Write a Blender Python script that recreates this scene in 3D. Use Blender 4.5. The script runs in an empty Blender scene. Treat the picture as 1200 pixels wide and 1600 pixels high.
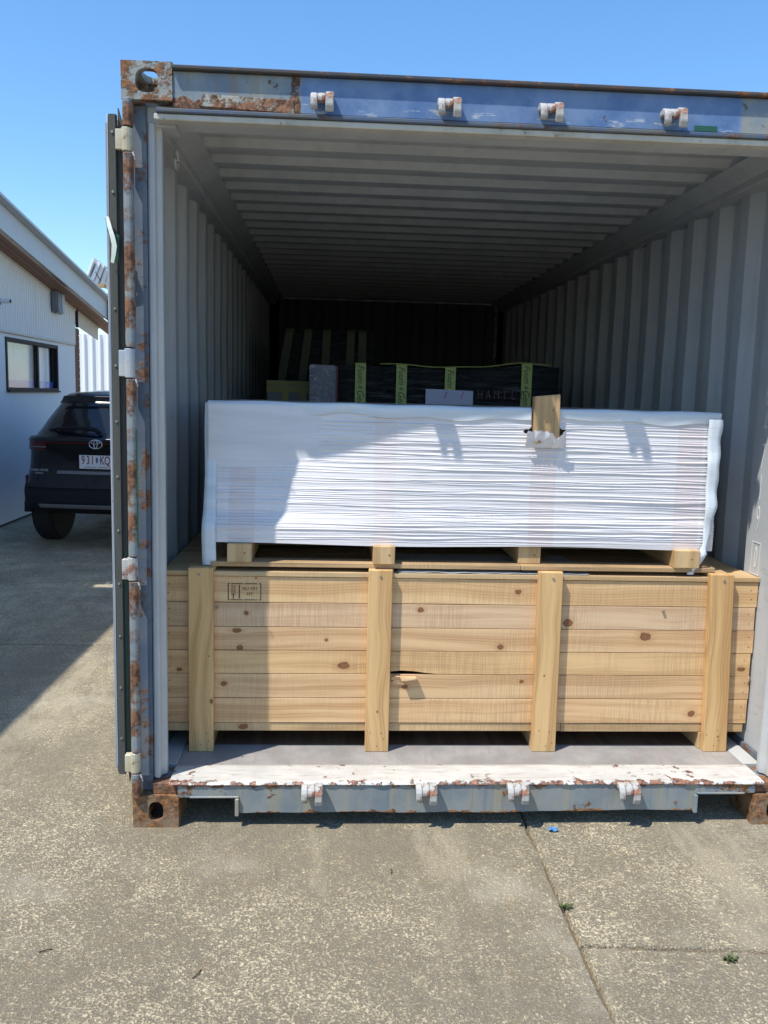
import bpy, bmesh, math, random
import numpy as np
from mathutils import Vector, Matrix, noise as mnoise
random.seed(7); rng = np.random.default_rng(7)
S = bpy.context.scene; COL = S.collection

# ------------------------------------------------------------------ camera
def cam_axes(yaw, pitch, roll):
    cy, sy, cp, sp, cr, sr = math.cos(yaw), math.sin(yaw), math.cos(pitch), math.sin(pitch), math.cos(roll), math.sin(roll)
    f = Vector((sy*cp, cy*cp, sp)); r = Vector((cy, -sy, 0)); u = r.cross(f)
    return cr*r+sr*u, -sr*r+cr*u, f
cam_d = bpy.data.cameras.new('camera'); cam = bpy.data.objects.new('camera', cam_d); COL.objects.link(cam)
r_, u_, f_ = cam_axes(.0616, -.1336, .0254)
M4 = Matrix((r_, u_, -f_)).transposed().to_4x4(); M4.translation = (.6879, -2.964, 1.5544); cam.matrix_world = M4
cam_d.sensor_fit = 'VERTICAL'; cam_d.sensor_height = 24; cam_d.lens = 24*1351.7/1600
cam_d.clip_start = .05; cam_d.clip_end = 3000
S.camera = cam
# ------------------------------------------------------------------ sky and sun
SUN = Vector((-1.30, -1.0, 2.88)).normalized()
w = bpy.data.worlds.new('World'); S.world = w; w.use_nodes = True
nt = w.node_tree; nt.nodes.clear()
sky = nt.nodes.new('ShaderNodeTexSky'); sky.sky_type = 'NISHITA'; sky.sun_disc = False
sky.sun_elevation = math.asin(SUN.z); sky.sun_rotation = math.atan2(SUN.x, SUN.y)
sky.altitude = 0; sky.air_density = 1.25; sky.dust_density = 0.1; sky.ozone_density = 8.0
bg = nt.nodes.new('ShaderNodeBackground'); bg.inputs[1].default_value = .15
wo = nt.nodes.new('ShaderNodeOutputWorld')
hs = nt.nodes.new('ShaderNodeHueSaturation'); hs.inputs['Saturation'].default_value = 1.1; nt.links.new(sky.outputs[0], hs.inputs['Color']); nt.links.new(hs.outputs[0], bg.inputs[0]); nt.links.new(bg.outputs[0], wo.inputs[0])
sl = bpy.data.lights.new('sun', 'SUN'); sl.energy = 4.0; sl.angle = math.radians(.53); sl.color = (1, .955, .88)
so = bpy.data.objects.new('sun', sl); COL.objects.link(so); so.rotation_euler = (-SUN).to_track_quat('-Z', 'Y').to_euler(); so.location = SUN*20
S.view_settings.view_transform = 'Standard'; S.view_settings.look = 'None'
S.view_settings.exposure = 0.5; S.view_settings.gamma = 1; S.view_settings.use_curve_mapping = False

# ------------------------------------------------------------------ node helpers
class NT:
    def __init__(s, name, rough=.6, spec=.5, metal=0):
        s.m = bpy.data.materials.new(name); s.m.use_nodes = True; s.t = s.m.node_tree
        s.b = s.t.nodes['Principled BSDF']; s.b.inputs['Roughness'].default_value = rough
        s.b.inputs['Specular IOR Level'].default_value = spec; s.b.inputs['Metallic'].default_value = metal
        s._c = None
    def set(s, inp, v):
        if isinstance(v, bpy.types.NodeSocket): s.t.links.new(v, inp)
        elif isinstance(v, (tuple, list)) and len(v) == 3 and inp.type == 'RGBA': inp.default_value = (*v, 1)
        else: inp.default_value = v
    def obj(s):
        if not s._c: s._c = s.t.nodes.new('ShaderNodeTexCoord').outputs['Object']
        return s._c
    def rnd(s): return s.t.nodes.new('ShaderNodeObjectInfo').outputs['Random']
    def vm(s, op, a, b=None, sc=None):
        n = s.t.nodes.new('ShaderNodeVectorMath'); n.operation = op; s.set(n.inputs[0], a)
        if b is not None: s.set(n.inputs[1], b)
        if sc is not None: s.set(n.inputs[3], sc)
        return n.outputs[1] if op in ('LENGTH', 'DISTANCE', 'DOT_PRODUCT') else n.outputs[0]
    def ma(s, op, a, b=None, c=None, clamp=False):
        n = s.t.nodes.new('ShaderNodeMath'); n.operation = op; n.use_clamp = clamp
        for i, v in enumerate((a, b, c)):
            if v is not None: s.set(n.inputs[i], v)
        return n.outputs[0]
    def noise(s, scale, detail=4, rough=.55, vec=None, dist=0):
        n = s.t.nodes.new('ShaderNodeTexNoise'); s.set(n.inputs['Vector'], vec if vec is not None else s.obj())
        n.inputs['Scale'].default_value = scale; n.inputs['Detail'].default_value = detail
        n.inputs['Roughness'].default_value = rough; n.inputs['Distortion'].default_value = dist
        return n.outputs[0]
    def vor(s, scale, vec=None, feat='F1', out=0, rand=1):
        n = s.t.nodes.new('ShaderNodeTexVoronoi'); n.feature = feat; s.set(n.inputs['Vector'], vec if vec is not None else s.obj())
        n.inputs['Scale'].default_value = scale; n.inputs['Randomness'].default_value = rand
        return n.outputs[out]
    def ramp(s, fac, pts, interp='LINEAR'):
        n = s.t.nodes.new('ShaderNodeValToRGB'); s.set(n.inputs[0], fac); e = n.color_ramp.elements; n.color_ramp.interpolation = interp
        while len(e) < len(pts): e.new(.5)
        for el, (p, c) in zip(e, pts):
            el.position = p; el.color = (*c, 1) if isinstance(c, (tuple, list)) else (c, c, c, 1)
        return n.outputs[0]
    def step(s, fac, a, b): # smooth ramp a..b to 0..1
        n = s.t.nodes.new('ShaderNodeMapRange'); n.interpolation_type = 'SMOOTHSTEP'; s.set(n.inputs[0], fac)
        n.inputs[1].default_value = a; n.inputs[2].default_value = b; return n.outputs[0]
    def mix(s, fac, a, b, mode='MIX'):
        n = s.t.nodes.new('ShaderNodeMix'); n.data_type = 'RGBA'; n.blend_type = mode
        s.set(n.inputs[0], fac); s.set(n.inputs[6], a); s.set(n.inputs[7], b); return n.outputs[2]
    def sep(s, vec=None):
        n = s.t.nodes.new('ShaderNodeSeparateXYZ'); s.set(n.inputs[0], vec if vec is not None else s.obj()); return n.outputs
    def bump(s, h, dist=.002, strength=1.0, nrm=None):
        n = s.t.nodes.new('ShaderNodeBump'); n.inputs['Strength'].default_value = strength; n.inputs['Distance'].default_value = dist
        s.set(n.inputs['Height'], h)
        if nrm is not None: s.set(n.inputs['Normal'], nrm)
        return n.outputs[0]
    def col(s, c): s.set(s.b.inputs['Base Color'], c)
    def ro(s, c): s.set(s.b.inputs['Roughness'], c)
    def nr(s, c): s.set(s.b.inputs['Normal'], c)

RUST_D = (.07, .034, .02); RUST_O = (.22, .10, .048)
def paint(name, c1, c2=None, rust=.62, rscale=9, rough=.45, soft=.05, grime=.25, bumpd=.0015, streak=0.0, rust_l=None, seed=0):
    t = NT(name, rough); v = t.vm('ADD', t.obj(), (seed*3.1, seed*1.7, seed*.9))
    c2 = c2 or tuple(x*.85 for x in c1)
    n1 = t.noise(3.5, 5, .6, v); base = t.mix(t.step(n1, .35, .65), c1, c2)
    st = t.noise(14, 4, .6, t.vm('MULTIPLY', v, (1, 1, .08)))
    base = t.mix(t.ma('MULTIPLY', t.step(st, .45, .75), grime), base, tuple(x*.55 for x in c2))
    rn = t.ma('ADD', t.noise(rscale, 8, .68, v), t.ma('MULTIPLY', t.noise(1.7, 2, .5, v), .35))
    if streak: rn = t.ma('ADD', rn, t.ma('MULTIPLY', t.ma('SUBTRACT', st, .5), streak))
    rm = t.step(rn, rust+.17-soft, rust+.17+soft)
    rc = t.mix(t.step(t.noise(45, 5, .7, v), .35, .65), RUST_D, rust_l or RUST_O)
    t.col(t.mix(rm, base, rc)); t.ro(t.ma('ADD', t.ma('MULTIPLY', rm, .85-rough), rough))
    h = t.ma('ADD', t.ma('MULTIPLY', rm, t.noise(90, 4, .7, v)), t.ma('MULTIPLY', n1, .3))
    t.nr(t.bump(h, bumpd)); return t.m

def plain(name, c, rough=.6, metal=0, spec=.5, nz=.0, ns=30, bd=.0006, var=.15):
    t = NT(name, rough, spec, metal); n = t.noise(ns, 5, .6)
    t.col(t.mix(t.ma('MULTIPLY', n, var*2), c, tuple(x*.6 for x in c)))
    if bd: t.nr(t.bump(n, bd))
    return t.m

def wood(name, c_lo=(.50, .33, .17), c_hi=(.66, .47, .27), axis='X', knots=(), saw=.0, ring=1.0, dark=.0):
    """pine: grain along the given local axis. knots = (along, across, radius, squash)"""
    t = NT(name, .62, .35); o = t.sep(); r = t.rnd()
    ia, ib = {'X': (0, 2), 'Z': (2, 0), 'Y': (1, 0)}[axis]; ic = 3-ia-ib
    a, b, c = o[ia], o[ib], o[ic]
    seed = t.ma('MULTIPLY', r, 37.0)
    dmin = None
    for (ka, kb, kr, sq) in knots:
        dx = t.ma('MULTIPLY', t.ma('SUBTRACT', a, ka), 1/(kr*sq)); dz = t.ma('MULTIPLY', t.ma('SUBTRACT', b, kb), 1/kr)
        d = t.ma('SQRT', t.ma('ADD', t.ma('MULTIPLY', dx, dx), t.ma('MULTIPLY', dz, dz)))
        d = t.ma('ADD', d, t.ma('MULTIPLY', t.ma('SUBTRACT', t.noise(75, 4), .5), .8))
        dmin = d if dmin is None else t.ma('MINIMUM', dmin, d)
    def cv(x, y, z):
        n = t.t.nodes.new('ShaderNodeCombineXYZ'); t.set(n.inputs[0], x); t.set(n.inputs[1], y); t.set(n.inputs[2], z); return n.outputs[0]
    warp = t.noise(1.6, 2, .5, cv(t.ma('ADD', a, seed), t.ma('MULTIPLY', b, 1.5), seed))
    bb = t.ma('ADD', b, t.ma('MULTIPLY', t.ma('SUBTRACT', warp, .5), .055*ring))
    if dmin is not None:
        infl = t.ma('DIVIDE', .012, t.ma('ADD', t.ma('MULTIPLY', dmin, dmin), .6))
        bb = t.ma('ADD', bb, t.ma('MULTIPLY', infl, 1.4))
    g = t.noise(26, 3, .6, cv(t.ma('MULTIPLY', t.ma('ADD', a, seed), .035), bb, t.ma('ADD', seed, t.ma('MULTIPLY', c, .3))))
    g2 = t.noise(160, 3, .6, cv(t.ma('MULTIPLY', a, .04), bb, seed))
    w_ = t.ma('SINE', t.ma('MULTIPLY', bb, 560))
    lines = t.ma('MULTIPLY', t.step(w_, .1, 1), t.step(g, .45, .62))
    base = t.mix(t.step(g, .35, .65), c_hi, c_lo)
    base = t.mix(t.ma('MULTIPLY', lines, .34), base, tuple(x*.52 for x in c_lo))
    base = t.mix(t.ma('MULTIPLY', t.step(g2, .5, .75), .16), base, tuple(x*.6 for x in c_lo))
    tint = t.ma('MULTIPLY', t.ma('SUBTRACT', t.rnd(), .5), .26)
    base = t.mix(t.ma('ABSOLUTE', tint), base, (.42, .30, .20))
    hgt = g2
    if saw:
        sn = t.noise(1, 2, .5, cv(t.ma('MULTIPLY', a, 150), t.ma('MULTIPLY', b, 6), seed))
        sm = t.ma('MULTIPLY', t.step(sn, .4, .62), t.step(t.noise(2.2, 2, .5, cv(t.ma('ADD', a, seed), b, 2.0)), .33, .6))
        base = t.mix(t.ma('MULTIPLY', sm, saw), base, tuple(x*.55 for x in c_lo))
        hgt = t.ma('ADD', t.ma('MULTIPLY', sm, -.8), g2)
    if dmin is not None:
        base = t.mix(t.ma('MULTIPLY', t.step(dmin, 2.4, .8), .35), base, (.42, .21, .09))
        km = t.ma('MULTIPLY', t.step(dmin, 1.0, .72), .95)
        rings = t.ma('ADD', t.ma('MULTIPLY', t.ma('SINE', t.ma('MULTIPLY', dmin, 20)), .5), .5)
        kc = t.mix(rings, (.16, .062, .028), (.30, .13, .06)); kc = t.mix(t.step(dmin, .55, .85), kc, (.10, .040, .02))
        base = t.mix(km, base, kc)
    if dark: base = t.mix(t.ma('MULTIPLY', t.step(t.noise(5, 5, .65, cv(t.ma('MULTIPLY', a, .4), b, seed)), .4, .7), dark), base, (.16, .12, .09))
    t.col(t.mix(1.0, base, (1.0, .955, .86), 'MULTIPLY')); t.nr(t.bump(hgt, .0007)); return t.m

# ------------------------------------------------------------------ mesh helpers
class MB:
    def __init__(s): s.v = []; s.f = []
    def add(s, v, f):
        k = len(s.v); s.v += [tuple(p) for p in v]; s.f += [tuple(i+k for i in q) for q in f]; return s
    def box(s, x0, x1, y0, y1, z0, z1):
        return s.add([(x0,y0,z0),(x1,y0,z0),(x1,y1,z0),(x0,y1,z0),(x0,y0,z1),(x1,y0,z1),(x1,y1,z1),(x0,y1,z1)],
                     [(0,3,2,1),(4,5,6,7),(0,1,5,4),(1,2,6,5),(2,3,7,6),(3,0,4,7)])
    def prism(s, pts, axis, a, b, cap=True):
        """closed 2D outline pts extruded along axis from a to b"""
        def P(p, t): return {'x': (t, p[0], p[1]), 'y': (p[0], t, p[1]), 'z': (p[0], p[1], t)}[axis]
        n = len(pts); v = [P(p, a) for p in pts]+[P(p, b) for p in pts]
        f = [(i, (i+1) % n, n+(i+1) % n, n+i) for i in range(n)]
        if cap: f += [tuple(range(n))[::-1], tuple(range(n, 2*n))]
        return s.add(v, f)
    def cyl(s, c, r, axis, a, b, n=12, r2=None):
        r2 = r if r2 is None else r2
        def P(k, t, rr):
            u, w_ = c[0]+rr*math.cos(k), c[1]+rr*math.sin(k)
            return {'x': (t, u, w_), 'y': (u, t, w_), 'z': (u, w_, t)}[axis]
        v = [P(2*math.pi*i/n, a, r) for i in range(n)]+[P(2*math.pi*i/n, b, r2) for i in range(n)]
        return s.add(v, [(i, (i+1) % n, n+(i+1) % n, n+i) for i in range(n)]+[tuple(range(n))[::-1], tuple(range(n, 2*n))])
    def tube(s, pts, r, n=8):
        pts = [Vector(p) for p in pts]; rings = []
        for i, p in enumerate(pts):
            d = (pts[min(i+1, len(pts)-1)]-pts[max(i-1, 0)]).normalized()
            a = d.cross(Vector((0, 0, 1))); a = a if a.length > .1 else d.cross(Vector((1, 0, 0))); a.normalize(); b = d.cross(a)
            rr = r[i] if isinstance(r, (list, tuple)) else r
            rings.append([p+rr*(math.cos(2*math.pi*k/n)*a+math.sin(2*math.pi*k/n)*b) for k in range(n)])
        v = [q for g in rings for q in g]; f = []
        for i in range(len(pts)-1):
            for k in range(n): f.append((i*n+k, i*n+(k+1) % n, (i+1)*n+(k+1) % n, (i+1)*n+k))
        f += [tuple(range(n))[::-1], tuple(range((len(pts)-1)*n, len(pts)*n))]
        return s.add(v, f)
    def ribbon(s, line, th, axis, a, b):
        """open polyline given thickness th (offset to the right) and extruded"""
        off = [(p[0]+th[0], p[1]+th[1]) for p in line]
        return s.prism(list(line)+off[::-1], axis, a, b, cap=False)

def mesh_of(name, src, mat, c, bevel=0, seg=1, smooth=False, jit=0):
    me = bpy.data.meshes.new(name)
    if isinstance(src, MB): v, f = src.v, src.f
    else: v, f = src
    me.from_pydata([(p[0]-c[0], p[1]-c[1], p[2]-c[2]) for p in v], [], f)
    bm = bmesh.new(); bm.from_mesh(me)
    bmesh.ops.recalc_face_normals(bm, faces=bm.faces)
    if bevel:
        es = [e for e in bm.edges if len(e.link_faces) == 2 and e.calc_face_angle(0) > .5]
        bmesh.ops.bevel(bm, geom=es, offset=bevel, segments=seg, affect='EDGES', clamp_overlap=True)
    if jit:
        for q in bm.verts:
            q.co += Vector(mnoise.noise_vector(q.co*9))*jit
    bm.to_mesh(me); bm.free()
    if mat: me.materials.append(mat)
    if smooth: me.polygons.foreach_set('use_smooth', [True]*len(me.polygons))
    return me

CENT = {}
class Thing:
    def __init__(s, name, label, cat, loc, group=None, rot=0, local=False, kind=None):
        s.o = bpy.data.objects.new(name, None); COL.objects.link(s.o); s.o.empty_display_size = .2
        s.o.location = loc; s.o.rotation_euler = (0, 0, rot); s.o['label'] = label
        if kind: s.o['kind'] = kind
        if cat: s.o['category'] = cat
        if group: s.o['group'] = group
        s.off = Vector((0, 0, 0)) if local else Vector(loc)
        CENT[s.o.name] = s.off
    def part(s, name, src, mat, parent=None, label=None, kind=None, **k):
        v = src.v if isinstance(src, MB) else src[0]
        A = np.array(v); c = Vector((A.min(0)+A.max(0))/2)
        me = mesh_of(name, src, mat, c, **k)
        o = bpy.data.objects.new(name, me); COL.objects.link(o)
        p = parent or s.o; o.parent = p; o.location = c-CENT[p.name]; CENT[o.name] = c
        if label: o['label'] = label
        if kind: o['kind'] = kind
        return o
    def dup(s, src, delta, parent=None, flip=None):
        o = src.copy(); COL.objects.link(o); p = parent or src.parent; o.parent = p
        c = CENT[src.name]+Vector(delta); o.location = c-CENT[p.name]; CENT[o.name] = c
        if flip: o.scale = flip
        return o
def solo(name, label, cat, src, mat, group=None, kind=None, base=None, **k):
    v = src.v if isinstance(src, MB) else src[0]
    A = np.array(v); c = Vector((A.min(0)+A.max(0))/2); c.z = A[:, 2].min()
    if base: c = Vector(base)
    me = mesh_of(name, src, mat, c, **k); o = bpy.data.objects.new(name, me); COL.objects.link(o); o.location = c
    if label: o['label'] = label
    if cat: o['category'] = cat
    if group: o['group'] = group
    if kind: o['kind'] = kind
    CENT[o.name] = c
    return o
def evaluated(src_mesh, build):
    """make temp object, let build() add modifiers, return resulting mesh"""
    o = bpy.data.objects.new('tmp', src_mesh); COL.objects.link(o); tmp = build(o)
    bpy.context.view_layer.update(); dg = bpy.context.evaluated_depsgraph_get()
    me = bpy.data.meshes.new_from_object(o.evaluated_get(dg))
    for x in [o]+list(tmp): bpy.data.objects.remove(x, do_unlink=True)
    return me
def vf(me): return [tuple(v.co) for v in me.vertices], [tuple(p.vertices) for p in me.polygons]
def boolean(base, cutters):
    def b(o):
        t = []
        for c in cutters:
            cm = bpy.data.meshes.new('cut'); cm.from_pydata(c.v, [], c.f)
            bm = bmesh.new(); bm.from_mesh(cm); bmesh.ops.recalc_face_normals(bm, faces=bm.faces); bm.to_mesh(cm); bm.free()
            co = bpy.data.objects.new('cut', cm); COL.objects.link(co); t.append(co)
            m = o.modifiers.new('b', 'BOOLEAN'); m.object = co; m.operation = 'DIFFERENCE'; m.solver = 'EXACT'
        return t
    bmn = bpy.data.meshes.new('base'); bmn.from_pydata(base.v, [], base.f)
    bm = bmesh.new(); bm.from_mesh(bmn); bmesh.ops.recalc_face_normals(bm, faces=bm.faces); bm.to_mesh(bmn); bm.free()
    return vf(evaluated(bmn, b))
def text(s, size, mat3, extrude=.0004, shear=0, sx=1.0, bold=0):
    """text as mesh data; mat3 = (origin, xdir, ydir)"""
    cu = bpy.data.curves.new('t', 'FONT'); cu.body = s; cu.size = size; cu.extrude = extrude; cu.shear = shear
    cu.align_x = 'CENTER'; cu.align_y = 'CENTER'; cu.offset = bold; cu.resolution_u = 3
    o = bpy.data.objects.new('t', cu); COL.objects.link(o); bpy.context.view_layer.update()
    me = bpy.data.meshes.new_from_object(o.evaluated_get(bpy.context.evaluated_depsgraph_get()))
    bpy.data.objects.remove(o, do_unlink=True)
    O, X, Y = (Vector(q) for q in mat3); Z = X.cross(Y)
    v, f = vf(me); return MB().add([tuple(O+X*(p[0]*sx)+Y*p[1]+Z*p[2]) for p in v], f)
def superellipse(cx, cz, rx, rz, n=20, e=2.6):
    out = []
    for i in range(n):
        t = 2*math.pi*i/n; c, s_ = math.cos(t), math.sin(t)
        out.append((cx+rx*abs(c)**(2/e)*math.copysign(1, c), cz+rz*abs(s_)**(2/e)*math.copysign(1, s_)))
    return out

#@@GROUND
# ================================================================== GROUND
def concrete(name, dark=1.0, seed=0):
    t = NT(name, .85, .25); v = t.vm('ADD', t.obj(), (seed*7.3, seed*2.1, 0))
    big = t.noise(.8, 4, .6, v); mid = t.noise(4, 5, .68, v); pat = t.ma('ADD', t.ma('MULTIPLY', big, .6), t.ma('MULTIPLY', mid, .4))
    fine = t.noise(125, 6, .70, v); f2 = t.noise(62, 6, .7, t.vm('ADD', v, (5, 5, 0))); grain = t.noise(420, 3, .7, v)
    base = t.mix(t.step(mid, .3, .7), (.27, .23, .157), (.345, .298, .205))
    base = t.mix(t.ma('MULTIPLY', t.step(f2, .60, .45), .55), base, (.165, .152, .128))
    gr = t.vor(230, v, out=1); base = t.mix(t.ma('MULTIPLY', t.sep(gr)[0], .34), base, (.15, .132, .10))
    cm = t.ma('ADD', t.ma('ADD', t.ma('MULTIPLY', fine, .7), t.ma('MULTIPLY', f2, .3)), t.ma('MULTIPLY', t.ma('SUBTRACT', pat, .5), .42))
    cream = t.step(cm, .44, .60)
    base = t.mix(t.ma('MULTIPLY', cream, .80), base, (.74, .65, .455))
    base = t.mix(t.ma('MULTIPLY', t.step(t.noise(1.9, 5, .62, t.vm('ADD', v, (2, 7, 0))), .53, .70), .55), base, (.55, .51, .41))
    dk = t.step(t.noise(1.5, 5, .65, t.vm('ADD', v, (9, 4, 0))), .5, .68)
    base = t.mix(t.ma('MULTIPLY', dk, .20), base, (.18, .155, .115))
    base = t.mix(t.ma('MULTIPLY', t.step(grain, .5, .72), .35), base, (.70, .65, .54)); base = t.mix(t.ma('MULTIPLY', t.step(grain, .48, .3), .35), base, (.08, .075, .065))
    vo = t.vor(95, t.vm('ADD', v, (3, 3, 0)), out=1); vd = t.vor(95, t.vm('ADD', v, (3, 3, 0)))
    peb = t.ma('MULTIPLY', t.step(vd, .34, .14), t.step(t.sep(vo)[1], .70, .78))
    base = t.mix(t.ma('MULTIPLY', peb, .6), base, t.mix(t.sep(vo)[2], (.08, .085, .09), (.70, .66, .57)))
    ol = t.ma('MULTIPLY', t.step(t.noise(11, 4, .65, t.vm('ADD', v, (1, 8, 0))), .6, .75), .4)
    base = t.mix(ol, base, (.33, .22, .11))
    sm_ = t.noise(1.1, 6, .7, t.vm('MULTIPLY', v, (2.2, .55, 1))); base = t.mix(t.ma('MULTIPLY', t.step(sm_, .54, .66), .38), base, (.62, .55, .40))
    st_ = t.noise(2.6, 5, .65, t.vm('MULTIPLY', v, (2.5, .7, 1))); base = t.mix(t.ma('MULTIPLY', t.step(st_, .57, .72), .42), base, (.16, .14, .105))
    t.col(t.mix(1.0, base, (1.18, 1.14, 1.07), 'MULTIPLY')); h = t.ma('ADD', t.ma('MULTIPLY', fine, 1.0), t.ma('ADD', t.ma('MULTIPLY', t.ma('ADD', cream, peb), .4), t.ma('MULTIPLY', grain, .35)))
    t.nr(t.bump(h, .007)); return t.m
M_dirt = plain('joint_dirt', (.17, .125, .075), .95, ns=60, bd=.003, var=.4)
solo('ground', 'bare earth under the concrete yard', None, MB().box(-400, 400, -300, 700, -.3, -.0125), M_dirt, kind='structure')
yard = Thing('concrete_yard', 'worn grey concrete yard of cast slabs', None, (0, 0, 0), kind='structure')
del yard.o['label']
def wob(a, b, n, amp, seed):
    a, b = Vector((*a, 0)), Vector((*b, 0)); d = (b-a); nrm = Vector((-d.y, d.x, 0)).normalized(); out = []
    for i in range(n+1):
        t = i/n; p = a+d*t
        e = amp*(mnoise.noise(Vector((p.x*6+seed, p.y*6, 0)))+.5*mnoise.noise(Vector((p.x*25, p.y*25+seed, 0)))+.35*mnoise.noise(Vector((p.x*70, p.y*70, seed))))
        out.append(tuple(p+nrm*e*min(1, 12*t, 12*(1-t))+Vector((0, 0, 0))))
    return [(p[0], p[1]) for p in out]
def slab(poly, mat, lab=None):
    # slab with a softly chipped rim
    n = len(poly); cx = sum(p[0] for p in poly)/n; cy = sum(p[1] for p in poly)/n
    A = np.array(poly); 
    nxt = np.roll(A, -1, 0); prv = np.roll(A, 1, 0); t = nxt-prv; t /= np.linalg.norm(t, axis=1)[:, None]+1e-9
    nin = np.stack([-t[:, 1], t[:, 0]], 1)
    ins = A+nin*(.0035+.004*rng.random((n, 1))); ins2 = A+nin*.002
    v = [(p[0], p[1], -.013) for p in A]+[(p[0], p[1], -.005) for p in ins2]+[(p[0], p[1], 0) for p in ins]
    f = [(i, (i+1) % n, n+(i+1) % n, n+i) for i in range(n)]+[(n+i, n+(i+1) % n, 2*n+(i+1) % n, 2*n+i) for i in range(n)]
    f += [tuple(range(2*n, 3*n))]
    return yard.part('slab', (v, f), mat)
J = .0025; X1 = 1.425
jx = lambda y: X1 + (.012 if y < -.7 else 0)
# left slab, front right slab, middle right slab, far slabs
slab(wob((-30, -40), (X1-J-.004, -40), 4, 0, 0)[:-1]+[(X1-J, -40)]+wob((X1-J, -8), (X1-J, 2.255), 420, .007, 1)[:-1]+wob((X1-J, 2.256), (-9, 2.256), 240, .003, 2)[:-1]+[(-30, 2.2)], concrete('concrete_left', seed=1))
slab([(X1+J, -40), (60, -40), (60, -1.25)]+wob((9.5, -1.25), (X1+J, -.709), 420, .012, 4)[1:]+wob((X1+J, -.709), (X1+J, -8), 300, .008, 1)[1:-1], concrete('concrete_front_right', seed=5))
slab(wob((X1+J, 2.255), (X1+J, -.695), 120, .007, 6)[:-1]+wob((X1+J, -.695), (9.5, -1.235), 420, .012, 4)+[(60, -1.235), (60, 2.255)], concrete('concrete_right', seed=3))
slab([(-30, 2.268), (4, 2.268), (4, 30), (-30, 30)], concrete('concrete_far', seed=8))
slab([(4.01, 2.268), (60, 2.268), (60, 60), (4.01, 60)], concrete('concrete_far_right', seed=9))

#@@CONTAINER
# ================================================================== CONTAINER
ct = Thing('shipping_container', 'open-fronted rusty blue steel shipping container with light grey inside', 'shipping container', (1.219, 3.03, 0))
M_blue = paint('blue_paint', (.075, .11, .165), (.15, .17, .19), rust=.56, rscale=16, grime=.5, streak=.25)
M_jbar = paint('rusty_tube_paint', (.15, .21, .28), (.30, .30, .24), rust=.485, rscale=9, soft=.06, grime=.3, rust_l=(.26, .125, .065))
M_cast = paint('rusty_casting', (.42, .40, .32), (.24, .26, .25), rust=.535, rscale=20, soft=.05, grime=.4, rust_l=(.33, .14, .05), bumpd=.005)
M_cast2 = paint('rusty_casting_low', (.33, .20, .10), (.24, .18, .12), rust=.50, rscale=16, soft=.12, grime=.4, rust_l=(.36, .16, .05), bumpd=.004)
M_in = paint('inside_grey', (.48, .49, .48), (.42, .43, .425), rust=.84, rscale=20, rough=.55, grime=.18, bumpd=.0006)
M_cream = paint('cream_lip', (.55, .53, .46), (.47, .45, .38), rust=.66, rscale=16, grime=.3)
M_keeper = paint('white_keeper', (.50, .50, .48), (.38, .36, .33), rust=.55, rscale=28, soft=.06, grime=.3, rust_l=(.33, .15, .09))
M_hinge = paint('cream_hinge', (.58, .55, .43), (.48, .42, .28), rust=.62, rscale=30, grime=.3)
M_hingeb = paint('blue_hinge', (.30, .38, .48), (.45, .46, .44), rust=.66, rscale=30, grime=.3)
M_rub = plain('black_rubber', (.02, .02, .021), .7, ns=20)
M_gas = plain('weathered_gasket', (.075, .078, .068), .75, ns=18, var=.35)
M_gasl = plain('pale_gasket_lip', (.30, .34, .40), .6, ns=12, var=.3)
M_green = plain('green_strip', (.012, .10, .055), .55, var=.3)
M_bolt = plain('bolt_head', (.30, .29, .25), .5, metal=.5)

def wall_mat():
    t = NT('wall_grey', .5); x, y, z = t.sep(); v = t.obj()
    n = t.noise(2.5, 5, .6); st = t.noise(26, 5, .65, t.vm('MULTIPLY', v, (1, 1, .05)))
    b = t.mix(t.step(n, .35, .65), (.48, .50, .515), (.43, .45, .46))
    b = t.mix(t.ma('MULTIPLY', t.step(st, .52, .72), .25), b, (.24, .24, .22))
    sc = t.noise(9, 6, .75, t.vm('MULTIPLY', v, (1, 1.2, 5))); low = t.step(z, .2, -.9)
    b = t.mix(t.ma('MULTIPLY', t.ma('MULTIPLY', t.step(sc, .58, .66), low), .55), b, (.19, .18, .17))
    rr = t.ma('ADD', t.noise(17, 8, .72), t.ma('MULTIPLY', low, .05)); rm = t.step(rr, .70, .74)
    t.col(t.mix(t.ma('MULTIPLY', rm, .8), b, (.15, .075, .04))); t.nr(t.bump(t.ma('ADD', n, t.ma('MULTIPLY', sc, .2)), .002)); return t.m
M_wall = wall_mat()
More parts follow.
